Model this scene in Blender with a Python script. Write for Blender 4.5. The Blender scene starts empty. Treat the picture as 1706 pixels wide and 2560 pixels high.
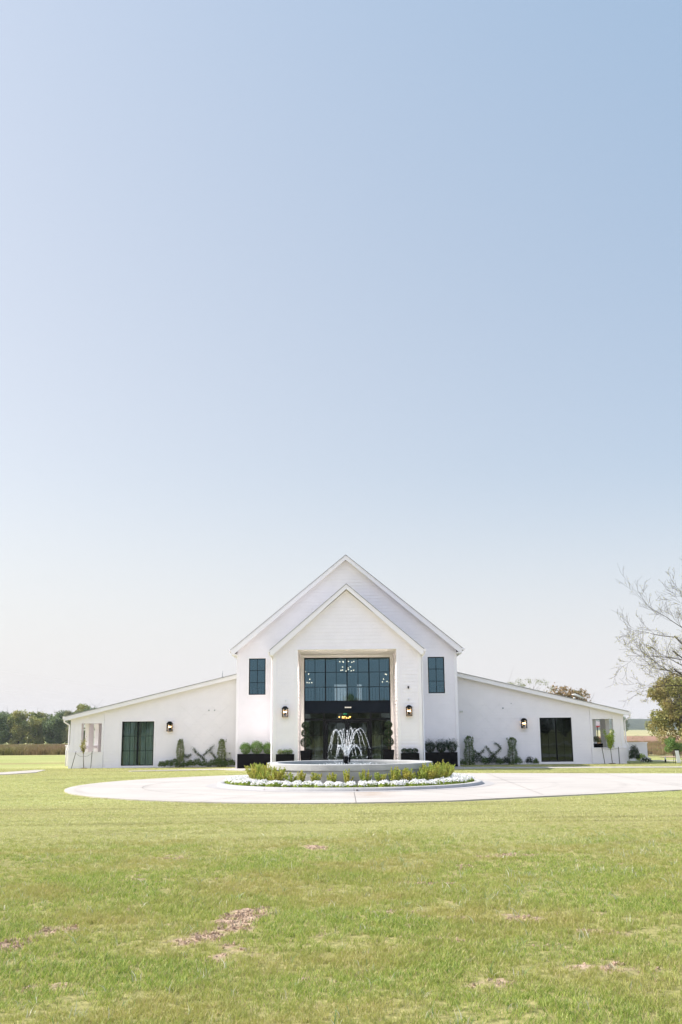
import bpy, math, random
import numpy as np
from mathutils import Vector, Matrix
R = math.radians
scene = bpy.context.scene
COL = scene.collection

# ------------------------------------------------------------------ camera
cd = bpy.data.cameras.new('camera'); cam = bpy.data.objects.new('camera', cd); COL.objects.link(cam)
cd.sensor_fit = 'VERTICAL'; cd.sensor_height = 36; cd.lens = 36; cd.clip_end = 6000; cd.clip_start = .1
cam.matrix_world = Matrix.Translation((0, 0, 1.6)) @ Matrix.Rotation(R(90 + 12.08), 4, 'X') @ Matrix.Rotation(R(-0.5), 4, 'Z')
scene.camera = cam
# ------------------------------------------------------------------ light
SUN_DIR = Vector((-1.0, 0.19, 0.98)).normalized()       # towards the sun
EL = math.asin(SUN_DIR.z); AZ = math.atan2(SUN_DIR.x, SUN_DIR.y)
w = bpy.data.worlds.new('World'); scene.world = w; w.use_nodes = True
nt = w.node_tree; nt.nodes.clear()
wo = nt.nodes.new('ShaderNodeOutputWorld'); bg = nt.nodes.new('ShaderNodeBackground')
sky = nt.nodes.new('ShaderNodeTexSky'); sky.sky_type = 'NISHITA'; sky.sun_disc = False
sky.sun_elevation = EL; sky.sun_rotation = AZ
sky.altitude = 0; sky.air_density = 1.0; sky.dust_density = 1.6; sky.ozone_density = 1.5
# thin milky haze over the blue of the sky
def vmath(op, a_, b_):
    n_ = nt.nodes.new('ShaderNodeVectorMath'); n_.operation = op
    for i_, v_ in enumerate((a_, b_)):
        if isinstance(v_, tuple): n_.inputs[i_].default_value = v_
        else: nt.links.new(v_, n_.inputs[i_])
    return n_.outputs[0]
tc = nt.nodes.new('ShaderNodeTexCoord'); sz = nt.nodes.new('ShaderNodeSeparateXYZ'); hz_ = nt.nodes.new('ShaderNodeMapRange'); hz_.interpolation_type = 'SMOOTHSTEP'
hz_.inputs[1].default_value = -.02; hz_.inputs[2].default_value = .26; hz_.inputs[3].default_value = .92; hz_.inputs[4].default_value = 0
hm_ = nt.nodes.new('ShaderNodeMix'); hm_.data_type = 'RGBA'; hm_.inputs[7].default_value = (3.02, 2.96, 3.10, 1)
nt.links.new(tc.outputs['Generated'], sz.inputs[0])
veil = vmath('ADD', vmath('MULTIPLY', sky.outputs[0], (.35, .35, .35)), (1.57, 1.38, 1.11))
veil = vmath('ADD', veil, vmath('MULTIPLY', sz.outputs[0], (-.75, -.38, .04))); veil = vmath('ADD', veil, vmath('MULTIPLY', sz.outputs[2], (-.66, -.03, .66)))
bk = nt.nodes.new('ShaderNodeMath'); bk.operation = 'MULTIPLY'; bk.use_clamp = True; bk.inputs[1].default_value = -1     # extra sky brightness added behind the viewer to fill the shaded front
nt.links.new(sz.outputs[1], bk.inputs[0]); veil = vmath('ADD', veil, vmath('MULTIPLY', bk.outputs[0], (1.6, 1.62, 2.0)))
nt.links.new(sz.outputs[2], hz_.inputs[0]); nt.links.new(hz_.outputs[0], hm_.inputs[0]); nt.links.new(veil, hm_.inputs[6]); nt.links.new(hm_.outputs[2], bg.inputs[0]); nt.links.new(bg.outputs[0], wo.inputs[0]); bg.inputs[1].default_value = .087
sl = bpy.data.lights.new('sun', 'SUN'); sl.energy = 2.15; sl.angle = R(.5); sl.color = (1, .965, .92)
so = bpy.data.objects.new('sun', sl); COL.objects.link(so); so.rotation_euler = SUN_DIR.to_track_quat('Z', 'Y').to_euler()
so.location = (-40, 0, 40)
vs = scene.view_settings; vs.view_transform = 'Standard'; vs.look = 'None'; vs.gamma = 1; vs.exposure = 1.72
scene.render.film_transparent = False

rng = np.random.default_rng(7)
# ------------------------------------------------------------------ materials
def nodes(m):
    m.use_nodes = True; t = m.node_tree; t.nodes.clear(); return t
def N(t, kind, **kw):
    n = t.nodes.new(kind)
    for k, v in kw.items():
        if isinstance(k, str) and hasattr(n, k): setattr(n, k, v)
    return n
def mix_rgb(t, fac, a, b, mode='MIX'):
    n = t.nodes.new('ShaderNodeMix'); n.data_type = 'RGBA'; n.blend_type = mode
    for s, v in ((n.inputs[0], fac), (n.inputs[6], a), (n.inputs[7], b)):
        if hasattr(v, 'links') or isinstance(v, bpy.types.NodeSocket): t.links.new(v, s)
        elif isinstance(v, (int, float)): s.default_value = v
        else: s.default_value = (*v, 1)
    return n.outputs[2]
def noise(t, scale, detail=3, rough=.55, vec=None, stretch=None):
    n = t.nodes.new('ShaderNodeTexNoise'); n.inputs['Scale'].default_value = scale
    n.inputs['Detail'].default_value = detail; n.inputs['Roughness'].default_value = rough
    if vec is None: vec = t.nodes.new('ShaderNodeNewGeometry').outputs['Position']
    if stretch:
        mp = t.nodes.new('ShaderNodeMapping'); mp.inputs['Scale'].default_value = stretch
        t.links.new(vec, mp.inputs[0]); vec = mp.outputs[0]
    t.links.new(vec, n.inputs['Vector']); return n.outputs[0]
def ramp(t, fac, a, b):
    n = t.nodes.new('ShaderNodeMapRange'); n.inputs[1].default_value = a; n.inputs[2].default_value = b
    t.links.new(fac, n.inputs[0]); return n.outputs[0]
def mat(name, col, rough=.6, var=.12, scale=3, bump=0, bscale=40, metal=0, col2=None, spec=.5, stretch=None):
    m = bpy.data.materials.new(name); t = nodes(m)
    o = N(t, 'ShaderNodeOutputMaterial'); p = N(t, 'ShaderNodeBsdfPrincipled'); t.links.new(p.outputs[0], o.inputs[0])
    p.inputs['Roughness'].default_value = rough; p.inputs['Metallic'].default_value = metal
    p.inputs['Specular IOR Level'].default_value = spec
    c2 = col2 if col2 else tuple(c * (1 - var) for c in col)
    n = noise(t, scale, 5, .6, stretch=stretch)
    t.links.new(mix_rgb(t, ramp(t, n, .35, .65), c2, col), p.inputs['Base Color'])
    if bump:
        b = N(t, 'ShaderNodeBump'); b.inputs['Strength'].default_value = bump; b.inputs['Distance'].default_value = .02
        t.links.new(noise(t, bscale, 4), b.inputs['Height']); t.links.new(b.outputs[0], p.inputs['Normal'])
    return m
def emit(name, col, s):
    m = bpy.data.materials.new(name); t = nodes(m)
    o = N(t, 'ShaderNodeOutputMaterial'); e = N(t, 'ShaderNodeEmission'); e.inputs[0].default_value = (*col, 1); e.inputs[1].default_value = s
    t.links.new(e.outputs[0], o.inputs[0]); return m
def leaf_mat(name, a, b, c=None, nscale=1.2, trans=.3, dryc=None, rough=.6, stretch=None, lo=.42, hi=.62):
    """foliage: per-leaf tone attribute between a and b, clumps of c by world noise"""
    m = bpy.data.materials.new(name); t = nodes(m)
    o = N(t, 'ShaderNodeOutputMaterial')
    at = N(t, 'ShaderNodeAttribute'); at.attribute_name = 'tone'
    col = mix_rgb(t, at.outputs['Fac'], a, b)
    if c: col = mix_rgb(t, ramp(t, noise(t, nscale, 2, stretch=stretch), lo, hi), col, c)
    if dryc:
        at2 = N(t, 'ShaderNodeAttribute'); at2.attribute_name = 'dry'
        col = mix_rgb(t, at2.outputs['Fac'], col, dryc)
    p = N(t, 'ShaderNodeBsdfPrincipled'); p.inputs['Roughness'].default_value = rough; p.inputs['Specular IOR Level'].default_value = .3
    tr = N(t, 'ShaderNodeBsdfTranslucent'); mx = N(t, 'ShaderNodeMixShader'); mx.inputs[0].default_value = trans
    t.links.new(col, p.inputs['Base Color']); t.links.new(col, tr.inputs[0])
    t.links.new(p.outputs[0], mx.inputs[1]); t.links.new(tr.outputs[0], mx.inputs[2]); t.links.new(mx.outputs[0], o.inputs[0])
    return m
def glass_mat(name, tint, gl, fac, rough=.0):
    m = bpy.data.materials.new(name); t = nodes(m)
    o = N(t, 'ShaderNodeOutputMaterial'); g = N(t, 'ShaderNodeBsdfGlossy'); g.inputs[0].default_value = (*gl, 1); g.inputs[1].default_value = rough
    tr = N(t, 'ShaderNodeBsdfTransparent'); tr.inputs[0].default_value = (*tint, 1)
    b = N(t, 'ShaderNodeBump'); b.inputs['Strength'].default_value = .06; b.inputs['Distance'].default_value = .05
    t.links.new(noise(t, .9, 2), b.inputs['Height']); t.links.new(b.outputs[0], g.inputs['Normal'])
    mx = N(t, 'ShaderNodeMixShader'); mx.inputs[0].default_value = fac
    t.links.new(tr.outputs[0], mx.inputs[1]); t.links.new(g.outputs[0], mx.inputs[2]); t.links.new(mx.outputs[0], o.inputs[0])
    return m
M = {}
M['white'] = mat('white_paint', (.92, .875, .915), .5, .04, 2.0, .08, 60)
M['trim'] = mat('white_trim', (.92, .88, .915), .45, .03, 3)
M['cream'] = mat('warm_white_plaster', (.92, .88, .86), .6, .03, 2)
M['shingle'] = mat('roof_shingle', (.40, .40, .41), .85, .35, 6, .5, 30)
M['black'] = mat('black_metal', (.006, .007, .009), .5, .3, 4, spec=.08)
M['navy'] = mat('dark_navy_panel', (.006, .010, .018), .6, .2, 1, spec=.05)
M['planter'] = mat('black_planter', (.008, .008, .009), .7, .3, 5, .15, 60, spec=.03)
M['concrete'] = mat('drive_concrete', (.45, .405, .365), .85, .1, .7, .25, 30)
M['kerb'] = mat('kerb_concrete', (.45, .43, .42), .8, .15, 2.5, .3, 40)
M['basin'] = mat('basin_concrete', (.50, .49, .48), .75, .28, 1.6, .3, 25, stretch=(1, 1, .4))
M['coping'] = mat('coping_concrete', (.50, .49, .475), .7, .18, 2.2, .25, 40)
M['mulch'] = mat('bark_mulch', (.15, .075, .045), .95, .6, 18, 1.0, 50)
M['soil'] = mat('dry_soil', (.56, .40, .285), .95, .35, 14, 1.0, 40)
M['bark'] = mat('tree_bark', (.07, .052, .038), .9, .5, 12, .6, 30)
M['twig'] = mat('thin_twig', (.17, .13, .105), .9, .4, 12)
M['wood'] = mat('stake_wood', (.13, .11, .085), .8, .4, 12)
M['room'] = mat('interior_wall', (.55, .55, .53), .8, .06, 1)
M['floor_in'] = mat('interior_floor', (.12, .10, .085), .35, .4, 3)
M['curtain'] = mat('curtain_cloth', (.74, .76, .74), .9, .2, 2)
M['grey'] = mat('grey_plastic', (.33, .35, .36), .5, .1, 5)
M['paleplastic'] = mat('pale_plastic', (.68, .67, .64), .5, .06, 5)
M['steel'] = mat('galvanised_wire', (.72, .72, .73), .5, .2, 9)
M['red'] = mat('red_cloth', (.5, .05, .04), .7, .2, 3)
M['canvas'] = mat('white_canvas', (.8, .8, .79), .8, .05, 1)
M['drybrush'] = leaf_mat('dry_brush', (.13, .10, .06), (.24, .17, .10), None, 2)
M['bulb'] = emit('warm_bulb', (1, .62, .28), 9)
M['globe'] = emit('warm_globe', (1, .76, .52), 1.8)
M['gold'] = emit('amber_crystal', (1, .5, .15), 3)
M['exit'] = emit('green_sign_light', (.1, .9, .45), .25)
M['spot'] = emit('downlight_lens', (1, .8, .55), 1.6)
M['glass_up'] = glass_mat('upper_glass', (.52, .58, .60), (.38, .66, .82), .145)
M['glass_low'] = glass_mat('lower_glass', (.60, .64, .61), (.55, .66, .64), .075)
M['glass_curt'] = glass_mat('curtained_glass', (.74, .82, .81), (.5, .62, .66), .05)
M['glass_dark'] = glass_mat('dark_glass', (.08, .10, .09), (.5, .62, .6), .06)
M['glass_lamp'] = glass_mat('lantern_glass', (.75, .75, .75), (.8, .8, .8), .12)
M['boxwood'] = leaf_mat('boxwood_leaves', (.06, .13, .03), (.22, .34, .08), None)
M['darkleaf'] = leaf_mat('dark_evergreen_leaves', (.012, .03, .012), (.04, .075, .025), None)
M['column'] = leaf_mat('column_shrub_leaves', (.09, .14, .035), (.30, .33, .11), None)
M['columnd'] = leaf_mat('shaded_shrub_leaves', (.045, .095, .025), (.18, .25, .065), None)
M['vine'] = leaf_mat('vine_leaves', (.03, .065, .02), (.11, .17, .045), None)
M['gold_shrub'] = leaf_mat('golden_shrub_leaves', (.24, .34, .05), (.56, .60, .13), (.52, .47, .10), 3, trans=.4)
M['lime'] = leaf_mat('bright_leaves', (.26, .38, .06), (.58, .66, .15), None, trans=.35)
M['petal'] = leaf_mat('white_petals', (.86, .84, .84), (.93, .91, .91), None, trans=.25)
M['tree_a'] = leaf_mat('tree_leaves', (.12, .17, .05), (.36, .39, .13), (.42, .39, .13), .5)
M['tree_b'] = leaf_mat('deep_tree_leaves', (.08, .13, .05), (.24, .30, .11), (.14, .19, .08), .5)
M['tree_c'] = leaf_mat('grey_green_leaves', (.15, .19, .09), (.36, .39, .18), (.28, .27, .14), .5)
M['olive'] = leaf_mat('olive_tree_leaves', (.15, .18, .05), (.42, .41, .13), (.42, .34, .14), .6)
M['rust'] = leaf_mat('rust_leaves', (.10, .12, .05), (.38, .27, .13), (.40, .25, .12), .9)
M['fall'] = leaf_mat('sparse_yellow_leaves', (.26, .26, .06), (.50, .44, .12), None)
M['field'] = leaf_mat('rough_field_grass', (.16, .16, .05), (.34, .30, .12), (.30, .18, .12), .12, trans=.2)
# water
m = bpy.data.materials.new('fountain_water'); t = nodes(m); o = N(t, 'ShaderNodeOutputMaterial'); p = N(t, 'ShaderNodeBsdfPrincipled')
p.inputs['Base Color'].default_value = (.06, .09, .09, 1); p.inputs['Roughness'].default_value = .08
b = N(t, 'ShaderNodeBump'); b.inputs['Strength'].default_value = .6; b.inputs['Distance'].default_value = .03
t.links.new(noise(t, 9, 4), b.inputs['Height']); t.links.new(b.outputs[0], p.inputs['Normal']); t.links.new(p.outputs[0], o.inputs[0]); M['water'] = m
m = bpy.data.materials.new('aerated_water'); t = nodes(m); o = N(t, 'ShaderNodeOutputMaterial'); p = N(t, 'ShaderNodeBsdfPrincipled')
p.inputs['Base Color'].default_value = (.92, .93, .95, 1); p.inputs['Roughness'].default_value = .15; p.inputs['IOR'].default_value = 1.33
tr = N(t, 'ShaderNodeBsdfTransparent'); mx = N(t, 'ShaderNodeMixShader')
t.links.new(ramp(t, noise(t, 26, 2), .38, .55), mx.inputs[0]); t.links.new(tr.outputs[0], mx.inputs[1]); t.links.new(p.outputs[0], mx.inputs[2])
t.links.new(mx.outputs[0], o.inputs[0]); M['jet'] = m

# ------------------------------------------------------------------ mesh helpers
def tag(o, label=None, cat=None, group=None, kind=None):
    if label: o['label'] = label
    if cat: o['category'] = cat
    if group: o['group'] = group
    if kind: o['kind'] = kind
    return o
def thing(name, loc, label, cat, group=None, rz=0):
    o = bpy.data.objects.new(name, None); COL.objects.link(o); o.location = loc; o.rotation_euler = (0, 0, rz)
    o.empty_display_size = .2
    return tag(o, label, cat, group)
def link(me, name, m, parent=None, world=True):
    o = bpy.data.objects.new(name, me); COL.objects.link(o)
    if m is not None and not me.materials: me.materials.append(m)
    if parent is not None:
        o.parent = parent
        if world:       # geometry was given in world coordinates; parent may be offset
            q = parent; off = Vector((0, 0, 0))
            while q: off += q.location; q = q.parent
            o.location = -off
    return o
class MB:
    def __init__(s): s.v = []; s.f = []; s.sm = []
    def quad(s, a, b, c, d, smooth=False):
        n = len(s.v); s.v += [a, b, c, d]; s.f.append((n, n + 1, n + 2, n + 3)); s.sm.append(smooth)
    def tri(s, a, b, c):
        n = len(s.v); s.v += [a, b, c]; s.f.append((n, n + 1, n + 2)); s.sm.append(False)
    def box(s, x0, x1, y0, y1, z0, z1):
        n = len(s.v)
        s.v += [(x0, y0, z0), (x1, y0, z0), (x1, y1, z0), (x0, y1, z0), (x0, y0, z1), (x1, y0, z1), (x1, y1, z1), (x0, y1, z1)]
        s.f += [tuple(n + i for i in q) for q in ((0, 3, 2, 1), (4, 5, 6, 7), (0, 1, 5, 4), (1, 2, 6, 5), (2, 3, 7, 6), (3, 0, 4, 7))]
        s.sm += [False] * 6
    def prism(s, poly, y0, y1):       # poly in xz, extruded along y
        n = len(s.v); k = len(poly)
        s.v += [(x, y0, z) for x, z in poly] + [(x, y1, z) for x, z in poly]
        s.f.append(tuple(range(n, n + k))); s.f.append(tuple(range(n + 2 * k - 1, n + k - 1, -1)))
        for i in range(k): s.f.append((n + i, n + k + i, n + k + (i + 1) % k, n + (i + 1) % k))
        s.sm += [False] * (k + 2)
    def tube(s, pts, r, sides=6, cap=True):
        pts = [Vector(p) for p in pts]; rs = r if isinstance(r, (list, tuple)) else [r] * len(pts)
        n0 = len(s.v); prev = None
        for i, p in enumerate(pts):
            d = (pts[min(i + 1, len(pts) - 1)] - pts[max(i - 1, 0)])
            if d.length < 1e-9: d = Vector((0, 0, 1))
            d.normalize()
            a = d.orthogonal().normalized() if prev is None else (prev - d * prev.dot(d))
            if a.length < 1e-6: a = d.orthogonal()
            a.normalize(); prev = a; b = d.cross(a)
            for k in range(sides):
                an = 2 * math.pi * k / sides; q = p + (a * math.cos(an) + b * math.sin(an)) * rs[i]; s.v.append(tuple(q))
        for i in range(len(pts) - 1):
            for k in range(sides):
                a = n0 + i * sides + k; b = n0 + i * sides + (k + 1) % sides
                s.f.append((a, b, b + sides, a + sides)); s.sm.append(True)
        if cap:
            s.f.append(tuple(n0 + k for k in range(sides))[::-1]); s.sm.append(False)
            s.f.append(tuple(n0 + (len(pts) - 1) * sides + k for k in range(sides))); s.sm.append(False)
    def lathe(s, prof, cx, cy, seg=48, smooth=True, a0=0, a1=2 * math.pi):
        n0 = len(s.v); k = len(prof)
        for i in range(seg + 1):
            a = a0 + (a1 - a0) * i / seg
            for r, z in prof: s.v.append((cx + r * math.cos(a), cy + r * math.sin(a), z))
        for i in range(seg):
            for j in range(k - 1):
                a = n0 + i * k + j; s.f.append((a, a + k, a + k + 1, a + 1)); s.sm.append(smooth)
    def ico(s, c, r, rings=6, seg=8, sz=1):
        pr = [(max(r * math.sin(math.pi * i / rings), 1e-4), c[2] - r * sz * math.cos(math.pi * i / rings)) for i in range(rings + 1)]
        s.lathe(pr, c[0], c[1], seg)
    def build(s, name, m, parent=None):
        me = bpy.data.meshes.new(name); me.from_pydata([tuple(map(float, v)) for v in s.v], [], s.f)
        me.polygons.foreach_set('use_smooth', s.sm); me.update()
        return link(me, name, m, parent)
def box_obj(name, m, parent, *a):
    b = MB(); b.box(*a); return b.build(name, m, parent)

def np_mesh(name, V, F, tone=None, dry=None):
    """V (n,3), F (m,k) equal-size faces"""
    me = bpy.data.meshes.new(name); k = F.shape[1]
    me.vertices.add(len(V)); me.vertices.foreach_set('co', V.astype(np.float32).ravel())
    me.loops.add(F.size); me.loops.foreach_set('vertex_index', F.astype(np.int32).ravel())
    me.polygons.add(len(F)); me.polygons.foreach_set('loop_start', np.arange(0, F.size, k, dtype=np.int32))
    me.update(calc_edges=True)
    for nm, arr in (('tone', tone), ('dry', dry)):
        if arr is not None:
            a = me.attributes.new(nm, 'FLOAT', 'FACE'); a.data.foreach_set('value', arr.astype(np.float32))
    return me
def leaves(name, P, size, asp=.55, up=0.0, Nrm=None, tone=None, rg=None):
    """one diamond leaf per point"""
    rg = rg or rng; n = len(P); size = np.broadcast_to(size, n)[:, None]
    d = rg.normal(size=(n, 3)); d /= np.linalg.norm(d, axis=1)[:, None]
    if up: d[:, 2] += up; d /= np.linalg.norm(d, axis=1)[:, None]
    e = rg.normal(size=(n, 3))
    if Nrm is not None: e = np.cross(d, Nrm + .5 * rg.normal(size=(n, 3)))
    e -= d * (e * d).sum(1)[:, None]; e /= np.linalg.norm(e, axis=1)[:, None] + 1e-9
    V = np.empty((n, 4, 3)); V[:, 0] = P - d * size; V[:, 2] = P + d * size; V[:, 1] = P + e * size * asp; V[:, 3] = P - e * size * asp
    if tone is None: tone = rg.random(n)
    return np_mesh(name, V.reshape(-1, 3), np.arange(4 * n).reshape(-1, 4), tone)
def blob_pts(n, c, r, shell=.55, rg=None, top=False):
    rg = rg or rng; d = rg.normal(size=(n, 3)); d /= np.linalg.norm(d, axis=1)[:, None]
    if top: d[:, 2] = abs(d[:, 2])
    u = shell + (1 - shell) * rg.random(n) ** .7
    return np.array(c) + d * u[:, None] * np.array(r), d
def vnoise(x, y, s, seed=0):
    """smooth value noise, numpy"""
    x = np.asarray(x) / s + 137.3; y = np.asarray(y) / s + 91.7
    xi = np.floor(x).astype(np.int64); yi = np.floor(y).astype(np.int64); fx = x - xi; fy = y - yi
    fx = fx * fx * (3 - 2 * fx); fy = fy * fy * (3 - 2 * fy)
    def h(a, b):
        q = (a * 374761393 + b * 668265263 + seed * 974711) & 0x7fffffff; q = ((q ^ (q >> 13)) * 1274126177) & 0x7fffffff
        return ((q ^ (q >> 16)) & 0xffff) / 65535.
    return (h(xi, yi) * (1 - fx) + h(xi + 1, yi) * fx) * (1 - fy) + (h(xi, yi + 1) * (1 - fx) + h(xi + 1, yi + 1) * fx) * fy

# ================================================================== SETTING
CX = 0.2; FY = 32.2           # axis of the house and fountain
# soil scars in the lawn: (x, y, rx, ry, angle, strength)
SCARS = [(-.86, 9.7, .18, .40, -.2, 1.2), (-.92, 9.15, .17, .34, .1, 1.15), (-1.08, 8.8, .14, .25, .3, 1.05), (-1.2, 8.5, .10, .15, .4, .95), (-.86, 8.3, .10, .14, 0, .8), (-.9, 7.95, .08, .1, 0, .6),
         (-2.62, 8.45, .16, .42, -.4, 1.1), (-2.36, 9.0, .2, .17, .2, 1.0), (-2.8, 8.0, .12, .3, -.3, 1.0), (-2.3, 11.6, .1, .75, .1, .6), (-2.0, 10.1, .1, .25, 0, .6),
         (-2.3, 14.3, .25, .3, 0, .55), (.50, 9.75, .32, .09, .1, .7), (.8, 9.4, .30, .09, -.3, .7), (.62, 9.0, .2, .06, .2, .65), (.72, 8.5, .22, .07, -.2, .7),
         (1.55, 9.35, .24, .12, -.3, .7), (1.48, 8.2, .12, .1, 0, .6), (1.5, 13.1, .2, .3, 0, .6), (-.4, 15.0, .22, .35, 0, .7), (2.25, 13.9, .5, .2, 0, .6),
         (2.1, 8.7, .35, .1, -.2, .6), (1.9, 7.5, .4, .12, .3, .5), (-.2, 7.3, .15, .08, 0, .5), (.9, 7.0, .3, .1, .3, .45), (-1.9, 7.2, .2, .1, .4, .5), (.9, 11.6, .3, .2, 0, .45)]
def soil_mask(x, y):
    o = np.zeros(np.shape(x))
    for (cx, cy, rx, ry, a, s) in SCARS:
        dx = x - cx; dy = y - cy; u = (dx * math.cos(a) + dy * math.sin(a)) / rx; v = (-dx * math.sin(a) + dy * math.cos(a)) / ry
        o = np.maximum(o, s * np.clip(1.6 - np.sqrt(u * u + v * v), 0, 1))
    n = .55 * vnoise(x, y, .12, 3) + .45 * vnoise(x, y, .045, 9)
    return np.clip((o + (n - .5) * 1.5 - .37) * 2.8, 0, 1)
def road_front(x):      # near edge of the road where it leaves to the right
    return np.interp(x, [CX, 2.47, 4.88, 6.6, 8.85, 12, 20, 60], [23.8, 24.27, 25.6, 26.5, 27.7, 28.6, 30, 34])
def road_back(x): return np.interp(x, [CX, 4, 8, 12, 60], [40.6, 39.6, 38.6, 37.6, 37.2])
def in_drive(x, y):
    a = (x - CX) ** 2 + (y - FY) ** 2 < 8.42 ** 2
    b = (x > CX) & (y > road_front(x)) & (y < road_back(x))
    return a | b
def gx(seq):
    return np.unique(np.round(np.concatenate(seq), 4))
xs = gx([np.arange(-9, 9.01, .09), np.arange(-60, 60.1, 1.5), [-3500, -1500, -600, -250, -120, 120, 250, 600, 1500, 3500]])
ys = gx([np.arange(5, 23.01, .09), np.arange(-60, 150, 1.5), np.arange(150, 330, 10), [-3500, -1500, -600, -250, -120, 200, 300, 500, 900, 1600, 3500]])
X, Y = np.meshgrid(xs, ys); fade = np.clip((22.5 - Y) / 3, 0, 1) * np.clip((Y - 4) / 2, 0, 1) * np.clip((8.5 - abs(X)) / 2, 0, 1)
sm = soil_mask(X, Y) * (fade > 0)
Z = fade * ((vnoise(X, Y, 1.7, 1) - .5) * .05 + (vnoise(X, Y, .35, 2) - .5) * .014 - .012 * sm + sm * (vnoise(X, Y, .1, 5) - .4) * .06)
def slope_z(x, y): return -.0082 * np.clip(y - 80, 0, 260) * np.clip((-8 - x) / 9, 0, 1)
Z = Z + slope_z(X, Y)
V = np.stack([X.ravel(), Y.ravel(), Z.ravel()], 1); nx = len(xs); ny = len(ys)
I = (np.arange(ny - 1)[:, None] * nx + np.arange(nx - 1)[None]).ravel()
me = np_mesh('lawn', V, np.stack([I, I + 1, I + 1 + nx, I + nx], 1))
a = me.attributes.new('soil', 'FLOAT', 'POINT'); a.data.foreach_set('value', sm.ravel().astype(np.float32))
m = bpy.data.materials.new('lawn_turf'); t = nodes(m); o = N(t, 'ShaderNodeOutputMaterial'); p = N(t, 'ShaderNodeBsdfPrincipled'); p.inputs['Roughness'].default_value = .9
p.inputs['Specular IOR Level'].default_value = .1
c = mix_rgb(t, ramp(t, noise(t, .22, 4, .6), .35, .65), (.30, .32, .11), (.38, .37, .155))
c = mix_rgb(t, ramp(t, noise(t, 1.6, 5, .7, stretch=(.35, 1, 1)), .52, .75), c, (.25, .28, .09))        # mower tracks
c = mix_rgb(t, ramp(t, noise(t, 26, 3, .7), .45, .75), c, (.21, .235, .08))
far = N(t, 'ShaderNodeNewGeometry'); sp = N(t, 'ShaderNodeSeparateXYZ'); t.links.new(far.outputs[0], sp.inputs[0])
c = mix_rgb(t, ramp(t, noise(t, .05, 3, .6, stretch=(.3, 1.6, 1)), .50, .60), c, (.27, .235, .10))
thatch = mix_rgb(t, ramp(t, noise(t, 16, 4, .7), .35, .65), (.15, .15, .05), (.36, .32, .13))       # dry thatch shows in the rougher near lawn
c = mix_rgb(t, ramp(t, sp.outputs[1], 21, 15), c, thatch)
c = mix_rgb(t, 1.0, c, (1.1, 1.1, 1.1), 'MULTIPLY')
at = N(t, 'ShaderNodeAttribute'); at.attribute_name = 'soil'
sc = mix_rgb(t, ramp(t, noise(t, 24, 4, .7), .35, .65), (.27, .185, .12), (.60, .435, .32))
c = mix_rgb(t, at.outputs['Fac'], c, sc); t.links.new(c, p.inputs['Base Color'])
b = N(t, 'ShaderNodeBump'); b.inputs['Strength'].default_value = .7; b.inputs['Distance'].default_value = .03
t.links.new(noise(t, 30, 4, .7), b.inputs['Height']); t.links.new(b.outputs[0], p.inputs['Normal']); t.links.new(p.outputs[0], o.inputs[0])
tag(link(me, 'lawn', m), 'mown green lawn with bare dry patches in front of the white hall', kind='structure')

# drive (one outline: circle plus the road that leaves to the right)
ang = np.linspace(math.radians(62), math.radians(268), 90)
out = [(CX + 8.4 * math.cos(q), FY + 8.4 * math.sin(q)) for q in ang]
out += [(float(x), float(road_front(x))) for x in (1.2, 2.47, 3.6, 4.88, 6.6, 8.85, 12, 20, 60)]
out += [(float(x), float(road_back(x))) for x in (60, 12, 8, 5)]
mb = MB(); n = len(out)
mb.v = [(x, y, .03) for x, y in out] + [(x, y, -.08) for x, y in out]
mb.f = [tuple(range(n))[::-1]] + [(i, (i + 1) % n, n + (i + 1) % n, n + i) for i in range(n)]; mb.sm = [False] * (n + 1)
dm = bpy.data.materials.new('drive_surface'); t = nodes(dm); o = N(t, 'ShaderNodeOutputMaterial'); p = N(t, 'ShaderNodeBsdfPrincipled'); p.inputs['Roughness'].default_value = .85
c = mix_rgb(t, ramp(t, noise(t, .5, 5, .65), .3, .7), (.42, .38, .345), (.49, .445, .405))
c = mix_rgb(t, ramp(t, noise(t, .9, 4, .7, stretch=(.15, 1.5, 1)), .55, .75), c, (.30, .27, .255))
gp = N(t, 'ShaderNodeNewGeometry'); vs_ = N(t, 'ShaderNodeVectorMath'); vs_.operation = 'DISTANCE'; vs_.inputs[1].default_value = (CX, FY, .03); t.links.new(gp.outputs[0], vs_.inputs[0])
cb_ = N(t, 'ShaderNodeCombineXYZ'); t.links.new(vs_.outputs['Value'], cb_.inputs[0]); ring = noise(t, 1.4, 4, .7, vec=cb_.outputs[0])
m2 = N(t, 'ShaderNodeMath'); m2.operation = 'MULTIPLY'; t.links.new(ramp(t, ring, .5, .72), m2.inputs[0]); t.links.new(ramp(t, noise(t, .6, 3), .35, .65), m2.inputs[1])
c = mix_rgb(t, m2.outputs[0], c, (.33, .295, .27))
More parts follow.
